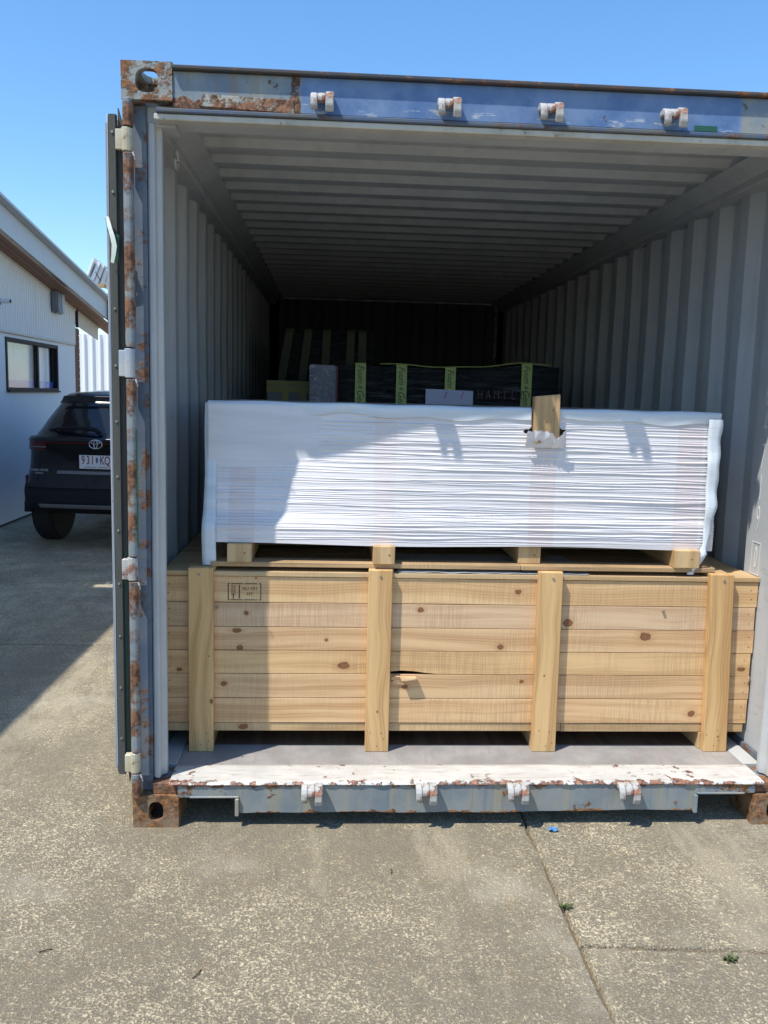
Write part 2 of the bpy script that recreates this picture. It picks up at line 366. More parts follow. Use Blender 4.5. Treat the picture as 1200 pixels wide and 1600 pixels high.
def header_mat():
    t = NT('header_paint', .42); x, y, z = t.sep()
    n = t.noise(6, 6, .65); n2 = t.noise(16, 8, .72)
    st = t.noise(22, 4, .6, t.vm('MULTIPLY', t.obj(), (1, 1, .06)))
    bl = t.mix(t.step(n, .35, .65), (.075, .145, .30), (.15, .225, .37))
    old = t.mix(t.step(n, .35, .65), (.14, .19, .24), (.27, .28, .25))
    edge = t.ma('ADD', x, t.ma('MULTIPLY', t.ma('SUBTRACT', st, .5), .03))
    left = t.step(edge, -.645, -.66); right = t.step(edge, .80, .83)
    om = t.ma('MAXIMUM', left, right)
    base = t.mix(om, bl, old)
    base = t.mix(t.ma('MULTIPLY', t.ma('MULTIPLY', om, t.step(st, .5, .72)), .7), base, (.24, .17, .10))
    # scraped white along the lower edge of the blue
    scr = t.ma('MULTIPLY', t.step(z, -.018, -.034), t.step(t.noise(9, 5, .7, t.vm('MULTIPLY', t.obj(), (1, 1, 5))), .55, .62))
    base = t.mix(t.ma('MULTIPLY', scr, .7), base, (.50, .52, .50))
    # rust: heavy low on the left, a band at the weld, thin elsewhere
    low = t.ma('MULTIPLY', t.step(z, -.012, -.045), t.step(x, -.63, -.68))
    band = t.step(t.ma('ABSOLUTE', t.ma('ADD', edge, .672)), .022, .008)
    rr = t.ma('ADD', n2, t.ma('ADD', t.ma('MULTIPLY', low, .34), t.ma('ADD', t.ma('MULTIPLY', band, .18), t.ma('MULTIPLY', om, .07))))
    rm = t.step(rr, .66, .72)
    rc = t.mix(t.step(t.noise(60, 5, .7), .4, .62), (.075, .036, .022), (.25, .125, .07))
    t.col(t.mix(rm, base, rc)); t.ro(t.ma('ADD', t.ma('MULTIPLY', rm, .4), .42))
    t.nr(t.bump(t.ma('ADD', t.ma('MULTIPLY', rm, t.noise(80, 4, .7)), t.ma('MULTIPLY', n, .6)), .004)); return t.m
M_head = header_mat()
def sill_mat():
    t = NT('sill_paint', .45); x, y, z = t.sep(); n = t.noise(5, 6, .65); n2 = t.noise(13, 8, .7)
    st = t.noise(16, 5, .65, t.vm('MULTIPLY', t.obj(), (1, 1, .07)))
    base = t.mix(t.step(n, .35, .65), (.17, .205, .225), (.25, .265, .255))
    base = t.mix(t.ma('MULTIPLY', t.step(st, .46, .66), .8), base, (.31, .28, .20))
    base = t.mix(t.ma('MULTIPLY', t.step(t.noise(31, 4, .6, t.vm('MULTIPLY', t.obj(), (1, 1, .05))), .58, .66), .5), base, (.10, .15, .24))
    e = t.step(t.ma('ABSOLUTE', t.ma('ADD', z, .0)), .036, .058); ee = t.step(t.ma('ABSOLUTE', x), .82, .95)
    rm = t.step(t.ma('ADD', n2, t.ma('ADD', t.ma('MULTIPLY', e, .20), t.ma('MULTIPLY', ee, .08))), .625, .67)
    rc = t.mix(t.step(t.noise(50, 5, .7), .4, .62), (.11, .045, .02), (.33, .15, .05))
    t.col(t.mix(rm, base, rc)); t.ro(t.ma('ADD', t.ma('MULTIPLY', rm, .4), .42))
    t.nr(t.bump(t.ma('ADD', t.ma('MULTIPLY', rm, t.noise(80, 4, .7)), t.ma('MULTIPLY', n, .8)), .003)); return t.m
M_sill = sill_mat()
def thr_mat():
    t = NT('threshold_white', .5); x, y, z = t.sep(); n = t.noise(6, 6, .65); n2 = t.noise(22, 7, .72)
    cl = t.step(t.noise(2.2, 3, .5), .44, .66)
    base = t.mix(t.step(n, .3, .7), (.62, .60, .55), (.50, .485, .45))
    sc = t.noise(20, 5, .65, t.vm('MULTIPLY', t.obj(), (.4, 3, 1)))
    base = t.mix(t.ma('MULTIPLY', t.step(sc, .48, .66), .5), base, (.36, .32, .27)); base = t.mix(t.ma('MULTIPLY', t.step(n2, .55, .68), .5), base, (.42, .31, .20))
    fr = t.step(y, -.045, -.085)
    rr = t.ma('ADD', n2, t.ma('ADD', t.ma('MULTIPLY', fr, .15), t.ma('MULTIPLY', cl, .10)))
    rm = t.step(rr, .655, .69)
    rc = t.mix(t.step(t.noise(50, 5, .7), .4, .6), (.10, .05, .04), (.36, .17, .10))
    t.col(t.mix(rm, base, rc)); t.nr(t.bump(t.ma('SUBTRACT', t.ma('MULTIPLY', n, .5), rm), .003)); return t.m
M_thr = thr_mat()
def floor_mat():
    t = NT('floor_greywhite', .6); n = t.noise(5, 6, .65)
    sc = t.noise(26, 5, .7, t.vm('MULTIPLY', t.obj(), (3, .3, 1)))
    base = t.mix(t.step(n, .3, .7), (.34, .325, .305), (.23, .22, .21)); base = t.mix(t.ma('MULTIPLY', t.step(sc, .5, .66), .55), base, (.28, .22, .19))
    t.col(base); t.nr(t.bump(sc, .0015)); return t.m
M_floor = floor_mat()

# corner castings (hollow, with oval holes)
def casting(front_r, side=-1):
    b = MB().box(0, .162, 0, .178, 0, .118)
    cav = MB().box(.024, .138, .026, .152, .022, .096)
    fr = MB().prism(superellipse(.081, .059, *front_r), 'y', -.01, .04)
    sd = MB().prism([(p[0], p[1]) for p in superellipse(.09, .059, .037, .030)], 'x', -.01, .04)
    tp = MB().prism(superellipse(.081, .09, .031, .06), 'z', -.01, .13)
    return boolean(b, [cav, fr, sd, tp])
c_low = casting((.0265, .037)); c_top = casting((.036, .037))
def place(c, x, y, z, mx=False):
    v = [((x+(.162-p[0] if mx else p[0])), y+p[1], z+p[2]) for p in c[0]]; return (v, c[1])
cast_bl = ct.part('corner_casting', place(c_low, 0, 0, 0), M_cast2, bevel=.005, seg=2, label='rusty corner casting standing on the concrete beside the open door', jit=.0006)
cast_tl = ct.part('corner_casting', place(c_top, -.004, -.006, 2.473), M_cast, bevel=.006, seg=2, label='rusted top corner casting with sky showing through its hole', jit=.0012)
ct.part('corner_casting', place(c_low, 2.276, 0, 0, True), M_cast2, bevel=.005, seg=2, jit=.0006)
ct.part('corner_casting', place(c_top, 2.276, -.006, 2.473, True), M_cast, bevel=.006, seg=2)
for X, mx in ((0, False), (2.276, True)):
    for Z in (0, 2.473):
        c = ct.dup(cast_bl, (X, 5.88, Z))

def mirror(mb):
    m = MB(); m.v = [(2.438-p[0], p[1], p[2]) for p in mb.v]; m.f = [q[::-1] for q in mb.f]; return m
def both(name, mb, mat, **k):
    return ct.part(name, mb, mat, **k), ct.part(name, mirror(mb), mat, **k)
# corner posts: outer J bar with hinge gaps, recessed channel, inner light post
hz = [(2.312, 2.385), (1.592, 1.688), (.905, .985), (.212, .285)]
bar = []; z = .118
for a, b in sorted(hz): bar.append((z, a-.004)); z = b+.004
bar.append((z, 2.473))
for a, b in bar:
    p = superellipse(.016, -.004, .0165, .019, 14, 2.6)
    both('hinge_bar', MB().prism(p, 'z', a, b), M_jbar, bevel=.002)
both('post_channel', MB().box(.012, .064, .045, .138, .118, 2.473), M_blue, bevel=.004)
both('post_return', MB().prism([(.0645, .056), (.072, .046), (.086, .043), (.090, .050), (.092, .072), (.098, .076), (.107, .082), (.107, .104), (.080, .115), (.0645, .137)], 'z', .166, 2.42), M_in, bevel=.002)
both('rear_post', MB().box(.0, .14, 5.9, 6.05, .118, 2.473), M_blue, bevel=.004)
# hinge knuckles and blades
for i, (a, b) in enumerate(hz):
    m = M_hingeb if i in (1,) else (M_hinge if i in (0, 3) else M_keeper)
    for flip in (False, True):
        k = MB().cyl((.012, -.005), .0175, 'z', a, b, 14); k.box(-.022, .010, -.016, .010, a+.004, b-.006)
        if flip: k = mirror(k)
        h = ct.part('hinge', k, m, bevel=.002)
    ct.part('grease_tag', MB().prism([(.031, a-.006), (.040, a-.028), (.043, a-.027), (.036, a-.002)], 'y', -.022, -.019), M_keeper)
ct.part('green_strip', MB().box(.030, .0365, -.0145, -.0125, 1.02, 1.42), M_green)

# header: lip, web, bottom lip, inside flange
ct.part('header', MB().box(.1575, 2.2805, .000, .030, 2.452, 2.5675), M_head, bevel=.003, label='blue header beam, rusty at its left end')
ct.part('header_lip', MB().box(.156, 2.282, -.022, .21, 2.5675, 2.580), paint('lip_dark', (.04, .05, .06), (.075, .055, .045), rust=.6, rscale=20), bevel=.003, jit=.002)
ct.part('header_plate', MB().prism([(.24, 2.462), (.545, 2.452), (.545, 2.494), (.255, 2.499)], 'y', -.003, .004), paint('eaten_plate', (.36, .36, .30), (.27, .29, .28), rust=.47, rscale=13, soft=.04, bumpd=.006, rust_l=(.34, .17, .09)), label='rust-eaten plate welded over the header', bevel=.001, jit=.001)
ct.part('header_drip', MB().box(.104, 2.334, -.007, .034, 2.438, 2.4515), paint('drip_dark', (.06, .10, .18), (.12, .12, .115), rust=.62, rscale=20, grime=.5), bevel=.003, jit=.0015)
ct.part('header_flange', MB().box(.096, 2.342, .004, .05, 2.418, 2.4375), M_cream, bevel=.003)
ct.part('header_soffit', MB().box(.096, 2.342, .0505, .17, 2.428, 2.49), M_in, bevel=.004)
ct.part('green_strip', MB().box(1.874, 1.951, -.002, -.0008, 2.455, 2.472), M_green)
ct.part('roof_cap', MB().box(.05, 2.388, .1705, .1745, 2.43, 2.567).box(.05, .1555, .06, .17, 2.41, 2.47).box(2.2825, 2.388, .06, .17, 2.41, 2.47), M_in)
# cam keepers
def keeper(x, z, top):
    m = MB(); w_ = .0375
    prof = [(-.001, .031), (-.026, .035), (-.046, .028), (-.057, .012), (-.060, -.010), (-.052, -.026), (-.044, -.024), (-.046, -.008), (-.042, .006), (-.028, .013), (-.001, .012)]
    for k, s_ in enumerate((-1, 1)):
        L = (1.0, 1.25)[k]; h = (.85, 1.0)[k] if not top else (1.0, 1.1)[k]
        wd_ = (.022, .027)[k]; xc = x+s_*(w_-wd_/2)
        pr = [(p[0]*h, z+(p[1]*L if p[1] < 0 else p[1]*(1.0 if k == 0 else 1.12))) for p in prof]
        m.prism(pr, 'x', xc-wd_/2, xc+wd_/2)
    pr = [(-.001, z+.031), (-.026, z+.035), (-.046, z+.028), (-.054, z+.014), (-.052, z+.002), (-.040, z+.000), (-.034, z+.010), (-.001, z+.010)]
    m.prism(pr, 'x', x-w_+.0225, x+w_-.0275)
    return m
KX = [.637, 1.047, 1.380, 1.790]
for x, zz in zip(KX, (2.478, 2.479, 2.478, 2.479)): ct.part('cam_keeper', keeper(x, zz, True), M_keeper, bevel=.003, jit=.002)
for x, zz in zip(KX, (.135, .1365, .1375, .1385)): ct.part('cam_keeper', keeper(x, zz, False), M_keeper, bevel=.003, jit=.001)

# sill: front channel with fork openings at the ends
zt = .163
out = [(.158, .112), (.362, .112), (.366, .052)]
n = 30
for i in range(n+1):
    t = i/n; out.append((.366+t*(2.052-.366), .051+.006*t+.0025*math.sin(t*9)+.0015*math.sin(t*31)))
out += [(2.056, .122), (2.28, .124), (2.28, zt), (.158, zt)]
ct.part('sill_rail', MB().prism(out, 'y', .001, .016), M_sill, bevel=.001, label='dented grey front sill rail with cam keepers')
ct.part('fork_flange', MB().box(.362, .376, -.012, .05, .046, .1105).box(.2, .3755, -.004, .05, .1108, .1175), M_sill, bevel=.002)
ct.part('fork_flange', MB().box(2.046, 2.060, -.012, .05, .052, .1205).box(2.0605, 2.24, -.004, .05, .1208, .1275), M_sill, bevel=.002)
# threshold plate with a ragged rusty nose
nx = 260; ys = [-.006, -.003, .002, .012, .03, .06, .10, .14, .158, .160]; zs = [-.002, .003, .0055, .0065, .0058, .0052, .0055, .0045, .002, -.006]
V = []; F = []
for i in range(nx+1):
    x = .128+(2.31-.128)*i/nx
    e = mnoise.noise(Vector((x*22, 1, 0)))*.0035+mnoise.noise(Vector((x*70, 1, 0)))*.0025
    for j, (y, zz) in enumerate(zip(ys, zs)):
        V.append((x, y+(e if j < 3 else 0), .1645+zz+.0018*mnoise.noise(Vector((x*5, y*20, 3)))-(abs(e)*.7 if j < 2 else 0)))
for i in range(nx):
    for j in range(len(ys)-1): a = i*len(ys)+j; F.append((a, a+1, a+1+len(ys), a+len(ys)))
ct.part('threshold_plate', (V, F), M_thr, smooth=True, label='white painted steel threshold flaking to rust')
ct.part('rear_sheet', MB().box(.0, 2.438, 5.945, 5.985, .1, 2.56).box(.0, 2.438, 5.70, 5.944, 2.53, 2.56), M_in)
ct.part('floor_plate', MB().box(.128, 2.31, .162, .348, .14, .1655), M_floor, bevel=.002)
M_ply = wood('dark_floor_ply', (.10, .065, .045), (.16, .11, .075), 'Y', dark=.4)  # ply floor; its dark tone also carries the shade under the crate
for i in range(8):
    y0 = .162+i*.72; ct.part('floor_board', MB().box(.128, 2.31, y0+(.19 if i == 0 else 0), y0+.714, .14, .1655), M_ply, bevel=.002)
ct.part('floor_frame', MB().box(.06, .1275, .165, 5.89, .08, .168).box(2.3105, 2.378, .165, 5.89, .08, .168), M_in, bevel=.003)
both('sill_end', MB().box(.0645, .1575, .018, .15, .1185, .1600), M_jbar, bevel=.003, jit=.002)
m = MB()
for i in range(18): m.box(.1, 2.34, .3+i*.31, .35+i*.31, .03, .139)
ct.part('cross_members', m, M_sill)
both('bottom_rail', MB().box(.002, .058, .18, 5.88, .03, .19), M_blue, bevel=.004)
both('roof_rail', MB().box(.0, .0995, .178, 5.88, 2.418, 2.500), M_in, bevel=.004)
both('roof_gusset', MB().prism([(.10, 2.4985), (.175, 2.4985), (.10, 2.446)], 'y', .178, 5.87), M_in, bevel=.002)
# corrugated side walls, end wall, roof
def corr(u0, u1, pitch, lo, hi, fl, fh, ph=0):
    sl_ = (pitch-fl-fh)/2; pts = [(u0, lo)]; u = u0+ph
    while u+pitch <= u1:
        pts += [(u+fl, lo), (u+fl+sl_, hi), (u+fl+sl_+fh, hi), (u+pitch, lo)]; u += pitch
    pts.append((u1, lo)); return pts
L = corr(.125, 5.89, .280, .046, .010, .075, .07, .25)
def wall(Lp, zz0, zz1, seed=0):
    """corrugated panel with the dents and waviness of an old side wall"""
    fine = []
    for (a, b) in zip(Lp[:-1], Lp[1:]):
        for k in range(2): fine.append((a[0]+(b[0]-a[0])*k/2, a[1]+(b[1]-a[1])*k/2))
    fine.append(Lp[-1]); nz = 40; V = []; n = len(fine)
    for j in range(nz+1):
        z = zz0+(zz1-zz0)*j/nz; e = min(1, 5*j/nz, 5*(1-j/nz))
        for (y, x) in fine:
            d = .007*mnoise.noise(Vector((y*1.3+seed, z*1.6, seed)))+.0035*mnoise.noise(Vector((y*5, z*4+seed, 2)))
            V.append((x+d*e*max(0, min(1, (y-.5)*3)), y, z))
    F = [(j*n+i, j*n+i+1, (j+1)*n+i+1, (j+1)*n+i) for j in range(nz) for i in range(n-1)]
    k = len(V); V2 = [(p[0]-.0025, p[1], p[2]) for p in V]
    return MB().add(V+V2, F+[tuple(t+k for t in q[::-1]) for q in F])
ct.part('side_wall', wall(L, .169, 2.4175), M_wall); ct.part('side_wall', mirror(wall(L, .169, 2.4175, 7)), M_wall)
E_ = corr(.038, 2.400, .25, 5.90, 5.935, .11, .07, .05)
ct.part('end_wall', MB().ribbon(E_, (0, .003), 'z', .17, 2.49), plain('end_wall_shade_tone', (.07, .075, .08), .8, ns=3, var=.3))  # inside grey darkened in colour to stand in for shade at the far end
R_ = corr(.175, 5.89, .2335, 2.499, 2.524, .040, .120, .19)
ct.part('roof', MB().ribbon([(p[0], p[1]) for p in R_], (0, .003), 'x', .17, 2.268).box(.06, .1695, .175, 5.89, 2.501, 2.504).box(2.2685, 2.378, .175, 5.89, 2.501, 2.504), M_in)
m = MB()
for (a, lo) in R_[1:-1]:
    pass
# closes the corrugation ends at both sides
pts = [(p[0], p[1]) for p in R_]
for X in (.166, 2.268):
    for i in range(len(pts)-1):
        (a, za), (b, zb) = pts[i], pts[i+1]
        if za+zb > 5.0: m.prism([(a, 2.499), (b, 2.499), (b, zb+.001), (a, za+.001)], 'x', X, X+.004)
ct.part('roof_end_closers', m, M_in, kind='stuff')
# lashing rings, pipe, screw rows
for (x, y, z) in ((2.372, 1.86, 2.44), (.115, .30, 2.37)):
    p = [(x, y+.028*math.cos(t), z+.032*math.sin(t)) for t in np.linspace(0, 2*math.pi, 14)]
    ct.part('lashing_ring', MB().tube(p, .0055, 6), M_in, smooth=True)
# code painted on the right wall
M_code = plain('faded_code', (.78, .78, .74), .6, var=.2)
M_inpl = None
for ch, zz in zip('64719', (1.60, 1.475, 1.335, 1.24, 1.165)): pass
zz = 1.60
for ch in ['6', '4', '7', '1', '9']:
    ct.part('code_digit', text(ch, .15, ((2.3905, .365, zz), (0, -1, 0), (0, 0, 1)), .0004, sx=.42, bold=-.002), M_code); zz -= .125
ct.part('code_digit', text('0', .125, ((2.3905, .36, .945), (0, -1, 0), (0, 0, 1)), .0004, sx=.42), M_code)
zf = .945; fr = MB()
for (a, b, c, d) in ((.325, .329, zf-.062, zf+.062), (.391, .395, zf-.062, zf+.062), (.325, .395, zf-.066, zf-.062), (.325, .395, zf+.062, zf+.066)): fr.box(2.3899, 2.3909, a, b, c, d)
ct.part('code_frame', fr, M_code)
for k, ch in enumerate('SIZO'): pass

# left door folded right back against the side
M_din = paint('door_inner_grey', (.33, .38, .44), (.26, .30, .36), rust=.75, rscale=20)
dr = ct.part('door', MB().box(-.050, -.020, .04, 1.20, .20, 2.425), M_din, bevel=.004, label='left door folded back flat along the side')
ct.part('door_edge', MB().box(-.0655, -.0505, .030, 1.19, .212, 2.412), M_gasl, parent=dr, bevel=.003)
ct.part('gasket_dark', MB().box(-.0535, -.0485, .0195, .0295, .20, 2.428), M_rub, parent=dr)
ct.part('gasket_lip', MB().tube([(-.0555+.0015*math.sin(z*3.1)+.001*math.sin(z*9), .016, z) for z in np.linspace(.205, 2.43, 60)], .0016, 6), M_hingeb, parent=dr, smooth=True)
ct.part('gasket_strip', MB().prism([(-.053, .020), (-.048, .013), (-.0275, .013), (-.0255, .03), (-.053, .03)], 'z', .195, 2.432), M_gas, parent=dr, bevel=.001)
fin = [(-.0235, 2.455), (-.0205, 2.455), (-.003, 2.39), (-.003, 2.2), (-.012, 1.6), (-.012, .9), (-.006, .24), (-.0135, .165), (-.0165, .16), (-.0235, .24)]
ct.part('gasket_fin', MB().prism(fin, 'y', .028, .032), M_gas, parent=dr, label='rubber fin coming loose at top and bottom', bevel=.0008)
ct.part('gasket_green', MB().box(-.0225, -.017, .0262, .0278, .24, 1.0), M_green, parent=dr)
for k in range(12):
    z = .33+k*.186; ct.part('bolt', MB().cyl((-.0385, z), .0042, 'y', .0095, .014, 8), M_bolt, parent=dr)
m = MB()
for k in range(9): m.box(-.0185, -.006, .15+k*.115, .19+k*.115, .25, 2.38)
ct.part('door_rib', m, M_blue, parent=dr)
for k in (.32, .85): ct.part('locking_bar', MB().cyl((-.008+0, k), .0, 'z', 0, 0, 3) if False else MB().cyl((-.009, k), .0085, 'z', .22, 2.41, 10), M_keeper, parent=dr)
# right door, folded the same way
dr2 = ct.part('door', MB().box(2.458, 2.488, .04, 1.20, .20, 2.425), M_din, bevel=.004)
ct.part('door_edge', MB().box(2.4885, 2.5035, .030, 1.19, .212, 2.412), M_gasl, parent=dr2, bevel=.003)
for k in (.32, .85): ct.part('locking_bar', MB().cyl((2.447, k), .0085, 'z', .22, 2.41, 10), M_keeper, parent=dr2)
# torn tape flapping on the left door
tp = Thing('torn_tape', 'torn strip of green and white tape curling off the folded container door', 'tape', (-.055, .012, 2.02))
def flap(pts, wx, th=.0015):
    m = MB(); V = []
    for (x, y, z, w_) in pts: V += [(x, y, z), (x+w_*wx[0], y+w_*wx[1], z-w_*.3)]
    F = [(2*i, 2*i+1, 2*i+3, 2*i+2) for i in range(len(pts)-1)]; k = len(V)
    V2 = [(p[0], p[1]-th, p[2]) for p in V]
    return m.add(V+V2, F+[tuple(j+k for j in q[::-1]) for q in F]+[(0, 2, k+2, k), (1, k+1, k+3, 3)])
tp.part('white_side', flap([(-.062, .004, 2.112, .014), (-.055, -.004, 2.08, .018), (-.046, -.008, 2.05, .020), (-.040, -.008, 2.02, .020), (-.043, -.002, 1.99, .016), (-.047, .004, 1.965, .012)], (.9, -.3)), plain('tape_white', (.70, .75, .68), .5), smooth=True)
tp.part('green_side', flap([(-.064, .010, 2.108, .010), (-.056, .006, 2.06, .016), (-.040, .006, 2.06, .022), (-.034, .006, 2.02, .016), (-.036, .008, 1.97, .012)], (.9, .1)), M_green, smooth=True)

#@@CRATE
# ================================================================== LONG TIMBER CRATE
YP, YF = .310, .277; X0, X1c = .053, 2.389
cr = Thing('timber_crate', 'long new pine crate with four upright battens standing on the container floor', 'crate', (1.217, .9, .1655))
zb = [.272, .373, .471, .565, .658, .754, .856]
K = {5: [(810, 925, .011, 1.3), (400, 900, .004, 1)], 4: [(385, 958, .010, 1.1), (657, 953, .011, 1.3), (887, 973, .019, 1.2)], 3: [(375, 1012, .011, 1.2), (510, 1000, .007, 1), (782, 1011, .012, 1.1), (1008, 995, .018, 1.5), (370, 985, .01, 2)],
     2: [(537, 1040, .016, 1.7), (280, 1046, .009, 1.4), (1158, 1046, .010, 2)], 1: [(350, 1068, .011, 1.2), (632, 1073, .010, 1.4), (815, 1065, .008, 1.3), (1172, 1068, .012, 1)], 0: [(1080, 1115, .014, 1.2)]}
def px2w(u, v, y):   # photo pixel to the plane at depth y (used once, to place knots)
    d = r_*((u-600)/1351.7)-u_*((v-800)/1351.7)+f_; t = (y+2.964)/d.y; return .6879+t*d.x, 1.5544+t*d.z
xr = [2.381, 2.384, 2.380, 2.386, 2.383, 2.387]; planks = []
for i in range(6):
    z0, z1 = zb[i]+.0012, zb[i+1]-.0012; cx, cz = (X0+xr[i])/2, (z0+z1)/2
    kn = []
    for (u, v, kr, sq) in K[i]:
        a, b = px2w(u, v, YP); kn.append((a-cx, max(-.045, min(.045, b-cz)), kr, sq))
    mt = wood('pine_plank', [(.60,.37,.19),(.56,.35,.19),(.62,.40,.205),(.60,.375,.205),(.60,.40,.25),(.62,.40,.21)][i], [(.76,.53,.31),(.70,.49,.29),(.76,.52,.28),(.74,.52,.31),(.72,.53,.36),(.76,.54,.31)][i], 'X', kn, saw=.30 if i in (4, 0, 2) else .16)
    # plank outline with slightly wavy sawn edges
    n = 48; top = []; bot = []
    for k in range(n+1):
        x = X0+(xr[i]-X0)*k/n
        dz = .0008*mnoise.noise(Vector((x*4, i*3.3, 0))); sag = 0
        if i == 2: sag = -.0
        hole = 0
        if i == 2 and .915 < x < 1.15: u = (x-.915)/.235; hole = .017*math.sin(math.pi*min(1, u*1.15+.12))**.8*(1-u*.55) if 0 < u*1.15+.12 < 1 else 0
        top.append((x, z1+dz)); bot.append((x, z0+dz+hole))
    outl = bot+top[::-1]
    planks.append(cr.part('plank', MB().prism(outl, 'y', YP, YP+.019), mt, bevel=.0009))
# split wood beside the gap: a curled splinter sticking out and torn fibres
M_split = wood('split_fibre', (.62, .40, .22), (.80, .62, .40), 'X')
sp = [(.935, .466), (.960, .470), (.985, .468), (1.012, .466), (1.028, .460), (1.026, .452), (1.0, .449), (.978, .444), (.975, .438), (.955, .430), (.934, .440), (.945, .450), (.930, .452)]
V = []; 
for (x, z) in sp: V.append((x, YP-.002-.022*max(0, min(1, (z-.436)/.03))*(.3+.7*min(1, max(0, (x-.94)/.05))), z))
V2 = [(p[0]+.002, p[1]-.003, p[2]-.001) for p in V]; n = len(V)
cr.part('splinter', (V+V2, [tuple(range(n)), tuple(range(n, 2*n))[::-1]]+[(i, (i+1) % n, n+(i+1) % n, n+i) for i in range(n)]), M_split, label='torn splinter of wood curling out below the gap')
cr.part('splinter', MB().prism([(.968, .466), (1.03, .467), (1.035, .462), (1.0, .457), (.972, .455)], 'y', YP-.030, YP-.004), M_split, jit=.003)
M_rail = wood('pine_rail', (.50, .33, .17), (.62, .45, .26), 'X', [(px2w(525, 1132, YP)[0]-1.2, 0, .013, 1.6)], saw=.25, dark=.35)
cr.part('bottom_rail', MB().box(X0+.001, 1.62, YP+.004, YP+.06, .237, .2705), M_rail, bevel=.0015)
cr.part('bottom_rail', MB().box(1.6215, 2.372, YP+.003, YP+.06, .236, .2705), M_rail, bevel=.0015)
M_lid = wood('pine_lid', (.50, .34, .18), (.62, .46, .27), 'X', saw=.1, dark=.25)
for i in range(9): cr.part('lid_board', MB().box(X0-.001*(i % 2), X1c-.003*(i % 3), YP-.006+i*.131, YP-.006+i*.131+.128, .8575, .8765), M_lid, bevel=.0015)
# posts with knot and grain of their own, bearers and cross battens behind them
px_ = [(.153, .246), (.836, .928), (1.499, 1.593), (2.186, 2.281)]
pk = [[(-.16, .040, .007, 1.4), (.02, .03, .003, 1)], [(-.2, 0, .004, 1)], [(-.05, -.01, .004, 1)], [(-.3, .02, .004, 1.)]]
M_post = [wood('pine_post', (.54, .33, .15), (.70, .48, .24), 'Z', pk[i], ring=2.2) for i in range(4)]
M_bear = wood('pine_bearer', (.45, .31, .16), (.58, .42, .24), 'Y', dark=.2)
for i, (a, b) in enumerate(px_):
    lean = (-.0, .0, .0, -.01)[i]
    p = MB().box(a, b, YF, YP-.001, .166, .893)
    p.v = [(q[0]+((.0, .0, .002, .014)[i] if q[2] < .5 else (.0, .0, -.003, -.010)[i]), q[1], q[2]) for q in p.v]
    po = cr.part('batten', p, M_post[i], bevel=.0022)
    cr.part('screw', MB().cyl(((a+b)/2+(-.006, .0, .006, -.002)[i], .868), .005, 'y', YF-.003, YF+.004, 10), M_bolt, parent=po)
    nm = MB()
    for (dx, dz) in ((-.022, .245), (.020, .250), (.028, .212), (.005, .195)): nm.cyl((a+(b-a)/2+dx+random.uniform(-.006, .006), dz+random.uniform(-.01, .01)), .0022, 'y', YF-.0006, YF+.002, 6)
    cr.part('nail_heads', nm, M_rub, parent=po, kind='stuff')
    cr.part('bearer', MB().box(a+.004, b-.006, YP+.001, YP+1.17, .166, .2345), M_bear, bevel=.002)
    cr.part('cross_batten', MB().box(a+.002+(-.008 if i == 3 else 0), b+(.004 if i != 3 else -.02), YP+.0, YP+1.17, .8772, .893), M_lid, bevel=.0015)
nm = MB()
for i in range(6):
    zc = (zb[i]+zb[i+1])/2
    for X in (X0+.018, xr[i]-.022):
        for d in (-.019, .019): nm.cyl((X+random.uniform(-.005, .005), zc+d+random.uniform(-.003, .003)), .0023, 'y', YP-.0006, YP+.002, 6)
cr.part('nail_heads', nm, M_rub, kind='stuff')
for (u, v) in ((339, 950), (1036, 955)):
    a, b = px2w(u, v, YP); cr.part('screw', MB().cyl((a, b), .0055, 'y', YP-.009, YP+.002, 10), M_bolt)
for X in (X0, X1c-.055):
    for i in range(6): cr.part('end_plank', MB().box(X+.001, X+.018, YP+.02, YP+1.16, zb[i]+.001, zb[i+1]-.001), M_bear, bevel=.001)
for i in range(6): cr.part('back_plank', MB().box(X0, X1c-.04, YP+1.161, YP+1.18, zb[i]+.001, zb[i+1]-.001), M_lid, bevel=.001)
cr.part('floor_board', MB().box(X0+.02, X1c-.06, YP+.061, YP+1.16, .2355, .2700), M_bear)
# treatment stamp burnt on the top plank
M_ink = plain('stamp_ink', (.045, .028, .018), .8, var=.4)
sx0, sz1 = px2w(356, 911, YP); sx1, sz0 = px2w(408, 938, YP); ysf = YP-.0004
st = MB(); T = .0028
def seg(x0, x1, z0, z1): st.box(x0, x1, ysf-.0003, ysf+.0006, z0, z1)
W_, H_ = sx1-sx0, sz1-sz0
for (a, b) in ((.0, .06), (.10, .46), (.50, .88), (.93, 1.0)): seg(sx0+a*W_, sx0+b*W_, sz1-T, sz1)
for (a, b) in ((.0, .05), (.08, .45), (.49, .89), (.93, 1.0)): seg(sx0+a*W_, sx0+b*W_, sz0, sz0+T)
seg(sx0, sx0+.0034, sz0+T, sz1-T); seg(sx1-.0026, sx1, sz0+T, sz1-T)
seg(sx0+.33*W_, sx0+.33*W_+.0038, sz0+.1*H_, sz1-.1*H_)
ex = sx0+.165*W_; seg(ex-.0018, ex+.0018, sz0+.08*H_, sz0+.36*H_)
for k in range(7):
    zz = sz0+(.30+.09*k)*H_; seg(ex-.0085, ex-.0015, zz, zz+.0024); seg(ex+.0015, ex+.0085, zz, zz+.0024)
    if k % 2: seg(ex-.0015, ex+.0015, zz, zz+.0024)
cr.part('stamp', st, M_ink, label='black heat-treatment stamp in a dashed frame with a wheat ear')
cr.part('stamp', text('AU-331', .0165, ((sx0+.66*W_, ysf, sz0+.68*H_), (1, 0, 0), (0, 0, 1)), .0003, sx=1.15), M_ink)
